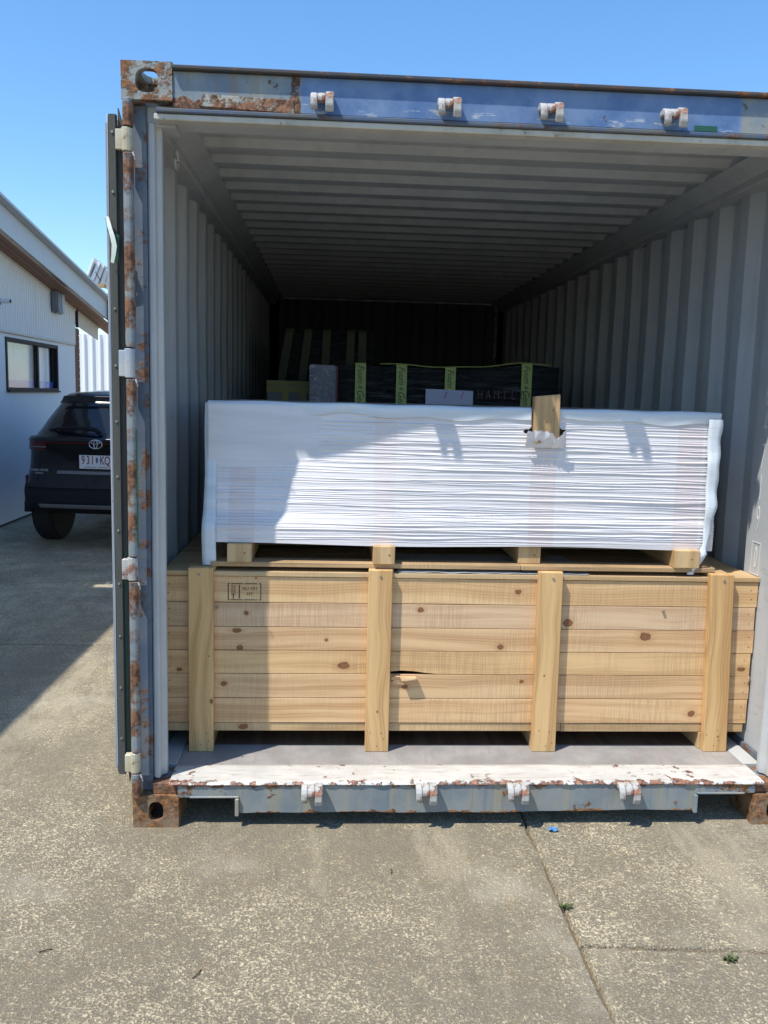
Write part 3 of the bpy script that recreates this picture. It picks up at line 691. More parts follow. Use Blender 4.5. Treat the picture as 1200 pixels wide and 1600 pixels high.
cr.part('stamp', text('HT', .0165, ((sx0+.66*W_, ysf, sz0+.36*H_), (1, 0, 0), (0, 0, 1)), .0003, sx=1.1), M_ink)

#@@WRAP
# ================================================================== WHITE WRAPPED PALLET ON THE CRATE
wp = Thing('wrapped_pallet', 'white film-wrapped load on a low pallet lying on top of the long crate', 'wrapped pallet', (1.2, .87, .8935))
WX0, WX1, WZ0, WZ1 = .206, 2.200, .984, 1.518
def sm(t): t = np.clip(t, 0, 1); return t*t*(3-2*t)
def film_y(X, Z):
    """front surface of the film: tight at the base, sunk at the top left, pleated across"""
    up = sm((Z-1.075)/.03); lft = sm((1.25-X)/.85)
    up2 = sm((Z-1.04)/.06); y = .327+.006*up+.024*up2*lft+.050*sm((Z-1.07)/.30)*lft
    y = y-.010*np.exp(-((X-1.505)/.09)**2)*sm((Z-1.2)/.25)
    warp = .018*np.exp(-((X-1.505)/.22)**2)*np.exp(-((Z-1.42)/.12)**2)*np.sign(X-1.505)
    h = np.zeros_like(X); r2 = np.random.default_rng(3)
    for i in range(135):
        zc = WZ0+.01+(WZ1-WZ0-.05)*(i+r2.random()*.9)/135
        a, b, c = r2.uniform(0, 6.28, 3); s_ = r2.uniform(.0011, .0030)
        cen = zc+.0042*np.sin(X*r2.uniform(.8, 2.4)+a)+.0020*np.sin(X*r2.uniform(3, 7)+b)+.0012*np.sin(X*r2.uniform(11, 20)+c)
        env = np.clip(.5+.8*np.sin(X*r2.uniform(1, 4)+c), .05, 1)
        A = r2.uniform(.0010, .0040)*env
        u = (Z-cen)/s_; h += A*np.exp(-u*u)
    soft = .8+.2*sm((X-.55)/.6)
    soft = soft*(.45+.55*sm((WZ1-.03-Z)/.05))
    h += .0012*np.sin(X*2.2+Z*40)
    return y-h*soft*.85
nxw, nzw = 420, 480
xs = np.linspace(WX0, WX1, nxw); zs = np.linspace(WZ0, WZ1, nzw); XX, ZZ = np.meshgrid(xs, zs)
zlow = WZ0+.004*np.sin(xs*5)-.003+.0*xs; ZZ2 = ZZ.copy(); ZZ2[0] = zlow
YY = film_y(XX, ZZ); edge = np.minimum(XX-WX0, WX1-XX); YY += .012*np.exp(-edge/.006)
YY += .018*np.exp(-(WZ1-ZZ)/.006)
# torn hole round the protruding timber
hole = (((XX-1.503)/.078)**2+((ZZ-1.432)/.024)**2 < 1+.25*np.sin(XX*160)+.2*np.sin(XX*77+2)) | ((XX > 1.452) & (XX < 1.554) & (ZZ > 1.43))
XXr = XX+.0; V = np.stack([XX.ravel(), YY.ravel(), ZZ2.ravel()], 1)
idx = np.arange(nxw*nzw).reshape(nzw, nxw); q = np.stack([idx[:-1, :-1], idx[:-1, 1:], idx[1:, 1:], idx[1:, :-1]], -1)
keep = ~(hole[:-1, :-1] | hole[1:, 1:] | hole[:-1, 1:] | hole[1:, :-1]); F = q[keep]
def film_mat(name, band=True, base=(.74, .715, .715)):
    t = NT(name, .27, .6); x, y, z = t.sep(); c = base
    col = t.mix(t.step(t.noise(9, 4, .6, t.vm('MULTIPLY', t.obj(), (.15, 1, 2))), .35, .7), base, tuple(v*.86 for v in base))
    if band:
        for (xc, hw, a) in ((.345, .05, .45), (.893, .042, .25), (1.505, .05, .4), (2.08, .05, .4), (2.17, .02, .3)):
            d = t.ma('ABSOLUTE', t.ma('SUBTRACT', x, xc-1.203)); mk = t.ma('MULTIPLY', t.step(d, hw+.004, hw-.004), a)
            col = t.mix(mk, col, (.66, .52, .49))
    t.col(col); t.b.inputs['Subsurface Weight'].default_value = .12; t.b.inputs['Subsurface Radius'].default_value = (.01, .01, .01); t.b.inputs['Subsurface Scale'].default_value = .3
    t.nr(t.bump(t.noise(60, 4, .6, t.vm('MULTIPLY', t.obj(), (.2, 1, 1.5))), .0008)); return t.m
M_film = film_mat('white_film'); M_film2 = film_mat('white_film_edge', False, (.66, .71, .74))
fm = wp.part('film', (V.tolist(), F.tolist()), M_film, smooth=True, label='white stretch film pleated in long horizontal creases')
# sides, top and back of the film
side = MB()
for (xa, s_) in ((WX0, 1), (WX1, -1)):
    n = 30
    for k in range(40):
        pass
prof = [(.358, WZ0), (.345, 1.2), (.352, WZ1-.01), (.365, WZ1), (1.40, WZ1+.002), (1.412, WZ1-.01), (1.412, WZ0)]
side = MB().prism([(p[0], p[1]) for p in prof], 'x', WX0+.003, WX1-.003)
def load_front():
    m = MB(); m.prism([(.392, WZ0+.006), (.392, WZ1-.008), (.40, WZ1), (1.40, WZ1+.001), (1.41, WZ1-.008), (1.41, WZ0+.006)], 'x', WX0+.004, WX1-.004); return m
wp.part('film_body', load_front(), film_mat('white_film_body', False, (.66, .67, .70)), bevel=.004)
M_card = plain('brown_board', (.13, .075, .045), .9, ns=25, var=.4)
wp.part('board_core', MB().box(1.40, 1.62, .350, .391, 1.38, 1.50), M_card)
# top cap sheet folded over the front edge
nt_ = 220; V = []; F = []
rows = [(0, .0), (.003, .0025), (.016, .0030), (.034, .0026), (.046, .0018)]
for i in range(nt_+1):
    x = WX0+.004+(WX1-WX0-.012)*i/nt_; yb = film_y(np.array([x]), np.array([WZ1-.045]))[0]
    dep = 1+.12*math.sin(x*7)+.1*math.sin(x*23); cut = max(0, 1-abs(x-1.505)/.07)
    for (dz, oy) in rows:
        y = yb-oy-.0025+(.010 if dz == 0 else 0)+.0012*math.sin(x*31+dz*90); z = WZ1+.004-dz*dep*(1-.6*min(1, cut*3)*0)+.0015*math.sin(x*19)
        V.append((x, y, z))
n = len(rows)
for i in range(nt_):
    x = WX0+(WX1-WX0)*(i+.5)/nt_
    if 1.448 < x < 1.560: continue
    for j in range(n-1): a = i*n+j; F.append((a, a+1, a+n+1, a+n))
k = len(V); V2 = [(p[0], p[1]-.0012, p[2]) for p in V]
wp.part('top_sheet', (V+V2, F+[tuple(t+k for t in q[::-1]) for q in F]), M_film2, smooth=True, label='pale sheet folded over the top edge')
# corner sheets left and right hanging below the load
def strip(path, mat, name, label):
    V = []; 
    for (xa, xb, y, z) in path: V += [(xa, y+.0005, z), ((xa*2+xb)/3, y-.0008+.001*math.sin(z*70), z), ((xa+2*xb)/3, y-.001+.001*math.sin(z*47+1), z), (xb, y+.0005, z)]
    F = [(4*i+j, 4*i+j+1, 4*i+j+5, 4*i+j+4) for i in range(len(path)-1) for j in range(3)]; k = len(V)
    V2 = [(p[0], p[1]-.0015, p[2]) for p in V]
    R = [(4*i, 4*i+4, k+4*i+4, k+4*i) for i in range(len(path)-1)]+[(4*i+3, k+4*i+3, k+4*i+7, 4*i+7) for i in range(len(path)-1)]
    return wp.part(name, (V+V2, F+[tuple(t+k for t in q[::-1]) for q in F]+R), mat, smooth=True, label=label)
pl = []
for z in np.linspace(1.512, .897, 34):
    b = .250-.004*math.sin(z*6); b = b+(.0 if z > .93 else 0)
    pl.append((.200+.002*math.sin(z*17), b, float(film_y(np.array([.23]), np.array([max(z, WZ0+.01)]))[0])-.006+.003*math.sin(z*11), z))
strip(pl, M_film2, 'corner_sheet', 'pale corner sheet hanging to the crate lid on the left')
wp.part('corner_sheet', (lambda a: (a.v, a.f))(MB().prism([(.250, .912), (.27, .905), (.32, .8955), (.40, .8945), (.25, .8945)], 'y', .318, .3195)), M_film2)
pr = []
for z in np.linspace(1.495, .885, 44):
    t = (1.495-z)/.61; b = 2.194+.002*math.sin(z*9)+.0025*math.sin(z*61)-.045*max(0, t-.55)/.45-.03*max(0, t-.85)/.15; a = 2.140+.012*t-(.06*max(0, t-.8)/.2)
    pr.append((a, b, .322-.010*math.sin(t*3)+.004*math.sin(z*37)-(.012 if t > .85 else 0), z))
strip(pr, M_film2, 'corner_sheet', 'crumpled loose corner sheet curling at its foot on the right')
# torn film bunched up in front of the stub foot
V = []; F = []; nr_ = 40; rr2 = random.Random(5)
for i in range(nr_+1):
    t = i/nr_; x = 1.425+.150*t
    ztop = np.interp(x, [1.425, 1.45, 1.49, 1.52, 1.532, 1.545, 1.560, 1.575], [1.432, 1.438, 1.436, 1.430, 1.414, 1.408, 1.430, 1.440])+.003*math.sin(t*41)+.002*math.sin(t*97)
    for j in range(7):
        u = j/6; V.append((x, .286+.026*u**1.3-.002*math.sin(t*23+u*5)-.0015*math.sin(t*51-u*9), ztop-(ztop-1.372)*u))
for i in range(nr_):
    for j in range(6): a = i*7+j; F.append((a, a+1, a+8, a+7))
V2 = [(p[0], p[1]+.0015, p[2]) for p in V]; k = len(V)
wp.part('torn_rim', (V+V2, F+[tuple(t+k for t in q[::-1]) for q in F]), M_film, smooth=True, label='torn bunched film in front of the timber stub')
M_old = wood('old_stub', (.40, .26, .13), (.56, .38, .20), 'Z', [(.035, .022, .0032, 1), (-.01, .0, .0032, 1)], dark=.15)
sb = MB().box(1.455, 1.553, .300, .340, 1.405, 1.566); sb.v = [(p[0]+(p[2]-1.405)*-.03, p[1], p[2]+(.010 if p[0] > 1.5 and p[2] > 1.5 else 0)-(.02 if p[0] < 1.5 and p[2] < 1.5 else 0)) for p in sb.v]
wp.part('timber_stub', sb, M_old, bevel=.0015, label='rough sawn timber end poking through the torn film')
# pallet: bottom boards, stringers, deck
M_pal = wood('pallet_wood', (.42, .28, .15), (.56, .40, .23), 'X', dark=.35, saw=.2)
M_pale = wood('pallet_end_grain', (.50, .34, .17), (.66, .48, .27), 'Z', [(.0, .02, .004, 1)], dark=.3)
wp.part('bottom_board', MB().box(.232, 1.43, .312, .40, .8935, .9125), M_pal, bevel=.002)
wp.part('bottom_board', MB().box(1.431, 2.205, .309, .40, .8935, .9125), M_pal, bevel=.002)
for yy in (.80, 1.30): wp.part('bottom_board', MB().box(.232, 2.20, yy, yy+.09, .8935, .9125), M_pal, bevel=.002)
for (a, b, y0) in ((.296, .388, .300), (.852, .935, .290), (1.425, 1.513, .345), (2.035, 2.135, .296)):
    wp.part('stringer', MB().box(a, b, y0, 1.39, .913, .983), M_pale, bevel=.002, jit=.001)
for i in range(6): wp.part('deck_board', MB().box(.232, 2.19, .400+i*.17, .500+i*.17, .9835, .9895), M_pal)
sh = Thing('crumpled_sheet', 'thin dull plastic sheet trapped flat between crate lid and pallet', 'plastic sheet', (1.2, .6, .8772))
g = 60; V = []; F = []
for j in range(9):
    for i in range(g+1):
        x = .95+.75*i/g; y = .306+.05*j; V.append((x, y, .8800+.003*mnoise.noise(Vector((x*16, y*20, 1)))))
for j in range(8):
    for i in range(g): a = j*(g+1)+i; F.append((a, a+1, a+g+2, a+g+1))
V2 = [(p[0], p[1], p[2]+.0008) for p in V]; k = len(V)
sh.part('sheet', (V+V2, F+[tuple(t+k for t in q[::-1]) for q in F]), M_film2, smooth=True)

#@@CARGO
# ================================================================== LOADS FURTHER BACK
def blackfilm():
    t = NT('black_stretch_film', .22, .6); v = t.vm('MULTIPLY', t.obj(), (1, 1, 1))
    n = t.noise(10, 6, .65, t.vm('MULTIPLY', t.vm('ADD', t.obj(), (0, 0, 0)), (.5, 1, 4)), dist=1.5)
    t.col((.012, .014, .017)); t.ro(t.ma('ADD', t.ma('MULTIPLY', n, .25), .12)); t.nr(t.bump(n, .02)); return t.m
M_bf = blackfilm()
M_tape = plain('yellow_green_tape', (.46, .52, .15), .5, var=.25, ns=14)
M_tape2 = plain('dimmed_yellow_tape', (.07, .075, .03), .6, var=.4)  # yellow tape with the dimness of the back put into its colour
M_tapeink = plain('tape_print', (.08, .12, .04), .6)
def lump(x0, x1, y0, y1, z0, z1, bulge=.02, nx=26, ny=8, nz=10, seed=0, sag=None):
    m = MB(); V = []; F = []
    bm = bmesh.new(); bmesh.ops.create_cube(bm, size=1); bmesh.ops.subdivide_edges(bm, edges=bm.edges, cuts=9, use_grid_fill=True)
    for v in bm.verts:
        p = v.co.copy(); k = .5-max(abs(p.x), abs(p.y), abs(p.z))
        q = Vector((x0+(p.x+.5)*(x1-x0), y0+(p.y+.5)*(y1-y0), z0+(p.z+.5)*(z1-z0)))
        if sag and p.z > .3: q.z += sag(q.x)
        q += Vector(mnoise.noise_vector(q*4+Vector((seed, 0, 0))))*bulge*.6
        q += Vector(mnoise.noise_vector(q*13+Vector((seed, 5, 0))))*bulge*.25
        V.append(tuple(q))
    bm.faces.ensure_lookup_table(); F = [tuple(v.index for v in f.verts) for f in bm.faces]; bm.free()
    return m.add(V, F)
def tape_band(th, x, w_, y0, y1, z0, z1, txt=True, lean=0, par=None, s_=1.0, mat=None):
    o = .008
    path = [(y0-o, z0), (y0-o, z1-.02), (y0-o+.006, z1+.004), (y0+.02, z1+o), (y1-.02, z1+o), (y1+o, z1-.02), (y1+o, z0)]
    m = MB(); V = []
    for (y, z) in path:
        dx = lean*(z-z1); V += [(x-w_/2+dx, y, z), (x+w_/2+dx, y, z)]
    n = len(V); V2 = [(p[0], p[1]-.001 if k < 6 else p[1], p[2]+.001) for k, p in enumerate(V)]
    F = [(2*i, 2*i+1, 2*i+3, 2*i+2) for i in range(len(path)-1)]
    m.add(V+V2, F+[tuple(t+n for t in q[::-1]) for q in F])
    b = th.part('tape', m, mat or M_tape)
    if txt:
        zc = z1-.055
        for (ss, dz, sz) in (('Fuum', 0, .05), ('&', -.072, .032), ('Gem', -.135, .055)):
            dx = lean*(dz)
            th.part('tape_lettering', text(ss, sz*s_, ((x+dx, y0-o-.0015, zc+dz), (0, 0, -1), (1, 0, 0)), .0003, shear=.35, sx=.9, bold=.0006), M_tapeink, parent=b)
    return b
sag = lambda x: .022*math.exp(-((x-1.80)/.22)**2)-.012*math.exp(-((x-1.35)/.25)**2)
bl = Thing('wrapped_bundle', 'long bundle in shiny black film with yellow-green printed tape and a pale paper label', 'wrapped bundle', (1.35, 2.3, .1655), group=None)
bl.part('black_film', lump(.70, 1.975, 1.99, 2.75, .168, 1.722, .02, seed=2, sag=sag), M_bf, smooth=True)
for (u, ln) in ((563, .0), (627, .0), (703, 0), (822, .0)):
    x, _ = px2w(u, 600, 1.975); tape_band(bl, x, .060, 1.975, 2.76, 1.30, 1.728+sag(x), lean=ln)
edge_ = [(x, 1.982, 1.735+sag(x)+.003*math.sin(x*19)) for x in np.linspace(.95, 1.93, 30)]
bl.part('film_ridge', MB().tube(edge_, .0028, 5), M_tape, smooth=True)
x0, z1 = px2w(665, 608, 1.965); x1, z0 = px2w(738, 640, 1.965)
lb = bl.part('paper_label', MB().prism([(x0, z0), (x1, z0), (x1, z1-.004), (x0, z1+.002)], 'y', 1.958, 1.960), plain('paper_label', (.60, .60, .78), .6, ns=16, var=.1), bevel=.0004)
M_pen = plain('pink_pen', (.60, .10, .30), .6)
for (dx, s2) in ((.40, '1'), (.75, 'l')): bl.part('pen_mark', text(s2, .06, ((x0+(x1-x0)*dx, 1.9575, 1.565), (1, 0, 0), (0, 0, 1)), .0002, shear=.3), M_pen, parent=lb)
xa, _ = px2w(742, 615, 1.965); xb, _ = px2w(822, 615, 1.965); M_pen2 = plain('dull_pink_pen', (.22, .08, .12), .6)
wdt = (xb-xa)/6.2
for k, ch in enumerate('HAMILT'):
    bl.part('pen_letter', text(ch, .075, ((xa+wdt*(k+.6), 1.958, 1.572), (1, 0, 0), (0, 0, 1)), .0002, sx=.62, bold=-.001), M_pen2)
gb = Thing('film_wrapped_box', 'small upright grey box in clear film left of the long black bundle', 'box', (.63, 2.2, .1655))
def greyfilm():
    t = NT('clear_film_over_grey', .3); n = t.noise(9, 4, .6, t.vm('MULTIPLY', t.obj(), (2.5, 1, 3)), dist=1.2); s2 = t.step(n, .55, .68)
    t.col(t.mix(s2, (.23, .22, .27), (.42, .42, .47))); t.nr(t.bump(n, .012)); return t.m
gb.part('grey_box', MB().box(.552, .700, 1.985, 2.5, .168, 1.718), greyfilm(), bevel=.006, seg=2)
gb.part('red_edge', MB().box(.7005, .712, 1.99, 2.0, 1.3, 1.712), plain('red_edge', (.22, .05, .06), .6))
yb_ = Thing('taped_carton', 'low carton banded with yellow tape on the left in the dark', 'carton', (.4, 2.5, .1655))
yb_.part('carton', MB().box(.298, .545, 2.20, 2.8, .168, 1.628), plain('carton_grey', (.17, .16, .17), .7), bevel=.005)
for (a, b) in ((1.560, 1.596), (1.602, 1.626)): yb_.part('tape', MB().box(.2965, .5465, 2.197, 2.1995, a, b), plain('dull_yellow_tape', (.22, .20, .03), .5))
for (a, b) in ((.39, .425), (.49, .53)): yb_.part('tape', MB().box(a, b, 2.1955, 2.1968, 1.2, 1.62), bpy.data.materials['dull_yellow_tape'])
bk = Thing('wrapped_bundle', 'tall bundle in black film with faint yellow tapes, farthest back on the left', 'wrapped bundle', (.63, 3.8, .1655))
bk.part('black_film', lump(.33, .97, 3.22, 4.4, .168, 1.985, .02, seed=8), M_bf, smooth=True)
for (u, ln) in ((453, .16), (482, .12), (511, .05), (548, .02), (566, .0)):
    x, _ = px2w(u, 545, 3.2); tape_band(bk, x, .055, 3.2, 4.42, 1.5, 1.995, txt=False, lean=ln, mat=M_tape2)

#@@BUILDING
# ================================================================== BUILDING ON THE LEFT
BX = -2.957
bd = Thing('low_building', 'long low white clad building with brown eaves behind the parked car', 'building', (-5.5, 5, 0))
M_wht = plain('white_render', (.72, .73, .76), .75, ns=6, var=.08, bd=.001)
M_clad = plain('white_cladding', (.70, .69, .66), .7, ns=8, var=.08, bd=.0004)
M_fas = plain('pale_fascia', (.52, .56, .60), .5, ns=4, var=.2)
M_sof = plain('brown_soffit', (.24, .115, .065), .6, ns=14, var=.25)
M_frm = plain('dark_window_frame', (.016, .013, .013), .6, spec=.2)
M_trim = plain('cream_trim', (.60, .57, .50), .6)
y0w, y1w = -4.0, 9.66; wy0, wy1, wz0, wz1 = 7.03, 8.87, 1.50, 2.10
m = MB()   # smooth lower wall round the window
m.box(BX-.12, BX, y0w, wy0, .03, 2.14).box(BX-.12, BX, wy1, y1w, .03, 2.14).box(BX-.12, BX, wy0, wy1, .03, wz0).box(BX-.12, BX, wy0, wy1, wz1, 2.14)
bd.part('lower_wall', m, M_wht)
zt_ = lambda y: 3.378-.1317*(y-6.31)
zs_ = lambda y: 3.10-.1317*(y-6.29)
def ribbed(ya, yb, p=.075):
    V = []; F = []; y = ya; k = 0
    pts = []
    while y < yb:
        pts += [(y, 0), (y+p*.55, 0), (y+p*.62, .008), (y+p*.93, .008)]; y += p
    for (y, d) in pts: V += [(BX+.001+d*.6, y, 2.17), (BX+.001+d*.6, y, zs_(y)+.02)]
    F = [(2*i, 2*i+2, 2*i+3, 2*i+1) for i in range(len(pts)-1)]
    n = len(V); V2 = [(BX-.10, p_[1], p_[2]) for p_ in V]
    return V+V2, F+[tuple(t+n for t in q[::-1]) for q in F]
for (a, b) in ((-4, -1.2), (-1.2, 1.2), (1.2, 3.6), (3.6, 5.9), (5.9, 8.02), (8.04, 9.66)):
    bd.part('cladding_panel', ribbed(a+.004, b-.012), M_clad)
bd.part('backing_wall', MB().box(BX-.13, BX-.105, y0w, y1w, .0, 3.0), M_wht)
bd.part('ledge_trim', MB().box(BX+.002, BX+.030, y0w, 9.60, 2.141, 2.168), M_trim, bevel=.004)
bd.part('base_shadow_gap', MB().box(BX-.11, BX-.02, y0w, y1w, 0, .029), M_rub)
# sliding window
wd = bd.part('window', MB().box(BX-.085, BX+.012, wy0, wy0+.045, wz0, wz1).box(BX-.085, BX+.012, wy1-.045, wy1, wz0, wz1)
     .box(BX-.085, BX+.012, wy0+.0455, wy1-.0455, wz0, wz0+.04).box(BX-.085, BX+.012, wy0+.0455, wy1-.0455, wz1-.045, wz1).box(BX-.06, BX+.006, 8.075, 8.125, wz0+.041, wz1-.046), M_frm, bevel=.002, label='dark framed sliding window with curtains')
g = NT('window_glass', .04); tr_ = g.t.nodes.new('ShaderNodeBsdfTransparent'); gl_ = g.t.nodes.new('ShaderNodeBsdfGlossy'); gl_.inputs['Roughness'].default_value = .02
fr_ = g.t.nodes.new('ShaderNodeFresnel'); mx_ = g.t.nodes.new('ShaderNodeMixShader'); mx_.inputs[0].default_value = .13; g.t.links.new(tr_.outputs[0], mx_.inputs[1]); g.t.links.new(gl_.outputs[0], mx_.inputs[2])
g.t.links.new(mx_.outputs[0], g.t.nodes['Material Output'].inputs[0]); M_glass = g.m
for (a, b, dx) in ((wy0+.046, 8.074, -.02), (8.126, wy1-.046, -.045)):
    bd.part('pane', MB().box(BX+dx-.004, BX+dx, a, b, wz0+.041, wz1-.046), M_glass, parent=wd)
    V = []; F = []; n = 160
    for i in range(n+1):
        y = a+(b-a)*i/n; d = .016*math.sin(i*.42+2*math.sin(i*.05))+.006*math.sin(i*1.3)
        V += [(BX-.095+d, y, wz0+.12+.006*math.sin(i*.4)), (BX-.095+d, y, wz1+.02)]
    F = [(2*i, 2*i+2, 2*i+3, 2*i+1) for i in range(n)]
    bd.part('curtain', (V, F), plain('pale_curtain', (.80, .86, .84), .8), parent=wd, smooth=True)
bd.part('blue_sill_cover', MB().box(BX-.11, BX-.05, wy0+.05, wy1-.05, wz0+.042, wz0+.125), plain('blue_cover', (.03, .14, .60), .5), parent=wd)
bd.part('window_sill', MB().box(BX+.0125, BX+.035, wy0, wy1, wz0-.012, wz0+.01), M_frm, parent=wd, bevel=.003)
# fascia, soffit boards, roof
def beam(xa, ya, xb, yb, x_th, zf, h0, h1):
    V = []
    for (x, y) in ((xa, ya), (xb, yb)):
        z = zf(y); V += [(x, y, z+h0), (x, y, z+h1), (x-x_th, y, z+h1), (x-x_th, y, z+h0)]
    return MB().add(V, [(0, 1, 5, 4), (1, 2, 6, 5), (2, 3, 7, 6), (3, 0, 4, 7), (0, 3, 2, 1), (4, 5, 6, 7)])
bd.part('fascia', beam(-2.69, 2.7, -2.69, 11.6, .03, zt_, -.255, 0), M_fas, bevel=.004)
bd.part('fascia', beam(-2.70, -4, -2.47, 2.69, .03, lambda y: 4.09-.14*y-.0, -.255, 0) if False else beam(-2.98, -4, -2.50, 2.48, .03, zt_, -.255, .02), M_fas, bevel=.004)
bd.part('roof_sheet', beam(-2.60, 2.7, -2.60, 11.6, 3.2, zt_, .003, .03), M_fas)
bd.part('roof_sheet', beam(-2.98, -4, -2.50, 2.48, 3.0, zt_, .023, .05), M_fas)
for k in range(3):
    a = -2.722-k*.077; bd.part('soffit_board', beam(a, -4 if k else 2.7, a, 11.5, .069, zs_, -.004, .012), M_sof, bevel=.002)
bd.part('eave_quad', beam(BX+.022, -4, BX+.022, 10.9, .02, zs_, -.024, -.005), M_trim, bevel=.003)
# brick pier at the corner
M_mort = plain('mortar', (.20, .16, .13), .9); M_brick = plain('brown_brick', (.20, .085, .05), .85, ns=30, var=.35, bd=.001)
pier = bd.part('brick_pier', MB().box(BX-.22, BX-.012, 9.665, 9.90, 0, 2.395), M_mort)
bk0 = bd.part('brick', MB().box(BX-.222, BX-.004, 9.661, 9.902, .004, .080), M_brick, parent=pier, bevel=.003)
for k in range(1, 27): bd.dup(bk0, (.001*(k % 3), 0, k*.0885))
bd.part('downpipe', MB().cyl((BX+.02, 9.72), .020, 'z', 2.40, 2.72, 10), M_frm)
# carport end beyond the corner
bd.part('gable_infill', MB().prism([(9.76, 2.44), (10.9, 2.30), (10.9, 2.53), (9.76, 2.66)], 'x', BX-.02, BX), M_trim)
bd.part('carport_back', MB().box(-2.957, -1.4, 11.55, 11.62, 2.47, 2.80), plain('dull_back_wall', (.34, .32, .28), .8))
bd.part('carport_beam', MB().box(-2.95, -1.4, 11.50, 11.545, 2.68, 2.73).box(-2.95, -1.4, 11.50, 11.545, 2.58, 2.60), M_trim)
bd.part('far_wall', MB().box(-8, BX-.14, 9.5, 9.6, 0, 2.9), M_wht)
bd.part('near_wall', MB().box(-8, BX-.14, -4, -3.9, 0, 3.9), M_wht)
ab = Thing('air_vent_box', 'rounded grey double vent box high on the white wall under the eaves', 'vent box', (BX, 8.75, 2.5))
for (a, b, c) in ((8.62, 8.76, (.16, .17, .19)), (8.785, 8.93, (.42, .44, .47))):
    m = MB().prism([(a, 2.80), (a, 2.55), (a+.03, 2.51), (b-.03, 2.50), (b, 2.55), (b, 2.78)], 'x', BX+.008, BX+.10)
    ab.part('vent_hood', m, plain('vent_grey', c, .5), bevel=.02, seg=3)
ab.part('vent_bracket', MB().box(BX+.008, BX+.03, 8.74, 8.80, 2.54, 2.76), M_rub)
sc_ = Thing('security_camera', 'small white security camera poking out from the wall at the far left', 'security camera', (-2.9, 6.85, 2.45))
sc_.part('housing', MB().cyl((6.86, 2.468), .024, 'x', BX+.02, BX+.13, 16), M_wht, bevel=.005)
sc_.part('lens', MB().cyl((6.86, 2.468), .019, 'x', BX+.1305, BX+.14, 16), M_rub)
sc_.part('bracket', MB().box(BX+.009, BX+.0195, 6.80, 6.90, 2.43, 2.50), M_rub, bevel=.003)
# white ribbed metal fence closing the yard
fn = Thing('metal_fence', 'tall white ribbed metal fence glimpsed between brick pier and container', 'fence', (-4, 17.0, 0))
M_fn = plain('fence_white', (.78, .79, .79), .5, ns=5, var=.06)
x = -5.6
while x < 0:
    pts = [(0, 0), (.026, -.045), (.050, -.045), (.076, 0), (.174, 0)]
    fn.part('fence_sheet', MB().ribbon([(x+p[0], 17+p[1]) for p in pts], (0, .004), 'z', .0, 2.74), M_fn); x += .1742
fn.part('top_rail', MB().box(-5.6, 0, 17.005, 17.05, 2.70, 2.752), M_fn, bevel=.003)
# stacked panels on the roof
rk = Thing('rooftop_panels', 'stack of tilted white panels on a rusty frame beyond the roof edge', 'panel stack', (-2.66, 10.4, 2.6))
Y = 10.2
def P3(u, v, y=Y): a, b = px2w(u, v, y); return a, b
for i, (u0, v0, u1, v1, wd_) in enumerate(((134, 431, 145, 402, .020), (139, 436, 151, 407, .035), (144, 440, 156, 410, .035), (151, 443, 160, 416, .035), (156, 434, 164, 421, .04))):
    (a, b), (c, d) = P3(u0, v0), P3(u1, v1)
    rk.part('white_panel', MB().prism([(a, b), (a+wd_*1.1, b-.03), (c+wd_*1.1, d-.03), (c, d)], 'y', Y+i*.05, Y+.5+i*.05), plain('panel_white', (.72, .72, .70), .5, var=.2), bevel=.003)
(a, b) = P3(154, 446); rk.part('rusty_bracket', MB().box(a-.06, a+.10, Y-.05, Y+.05, b-.03, b+.015), plain('ochre_rust', (.42, .26, .09), .8, var=.4, ns=40), jit=.01, bevel=.004)
(a, b) = P3(151, 426); (c, d) = P3(159, 440); rk.part('strut', MB().tube([(a, Y-.06, b), (c, Y-.06, d)], .006, 6), M_frm)
rk.part('frame_leg', MB().box(-2.68, -2.64, Y+.2, Y+.24, 2.5, 2.95), M_frm)

#@@CAR
# ================================================================== BLACK SMALL SUV
car = Thing('parked_car', 'black small SUV parked tail-out beside the white building', 'car', (-1.545, 5.36, 0), rot=math.radians(-5), local=True)
Mcb = NT('car_black', .22, .5); Mcb.col((.003, .0035, .005)); Mcb.b.inputs['Coat Weight'].default_value = .35; Mcb.b.inputs['Specular IOR Level'].default_value = .3; Mcb.b.inputs['Coat Roughness'].default_value = .03; M_cb = Mcb.m
g = NT('tinted_glass', .03); g.col((.012, .014, .016)); M_cg = g.m
M_pl = plain('black_plastic', (.012, .012, .014), .6, spec=.2); M_chr = plain('chrome', (.7, .72, .75), .15, metal=1, bd=0)
M_red = NT('red_lens', .15); M_red.col((.07, .004, .006)); M_red = M_red.m
M_grey = plain('grey_garnish', (.16, .16, .165), .4)
zk = [.34, .38, .44, .55, .66, .80, .92, 1.00, 1.055, 1.085, 1.10, 1.16, 1.25, 1.35, 1.43, 1.48, 1.515, 1.535]
vr = [.16, .06, .01, .02, .06, .10, .08, .05, .025, .03, .08, .14, .22, .32, .40, .40, .52, .95]
vf_ = [4.02, 4.12, 4.18, 4.18, 4.17, 4.12, 4.02, 3.75, 3.45, 3.25, 3.18, 3.02, 2.84, 2.64, 2.48, 2.36, 2.18, 1.75]
hw = [x*.875 for x in (.80, .85, .875, .885, .885, .870, .850, .835, .815, .795, .780, .750, .705, .655, .615, .590, .54, .42)]
cr_ = [.25, .26, .26, .25, .25, .25, .25, .26, .27, .27, .27, .27, .26, .26, .26, .26, .28, .3]
def ip(z, arr): return float(np.interp(z, zk, arr))
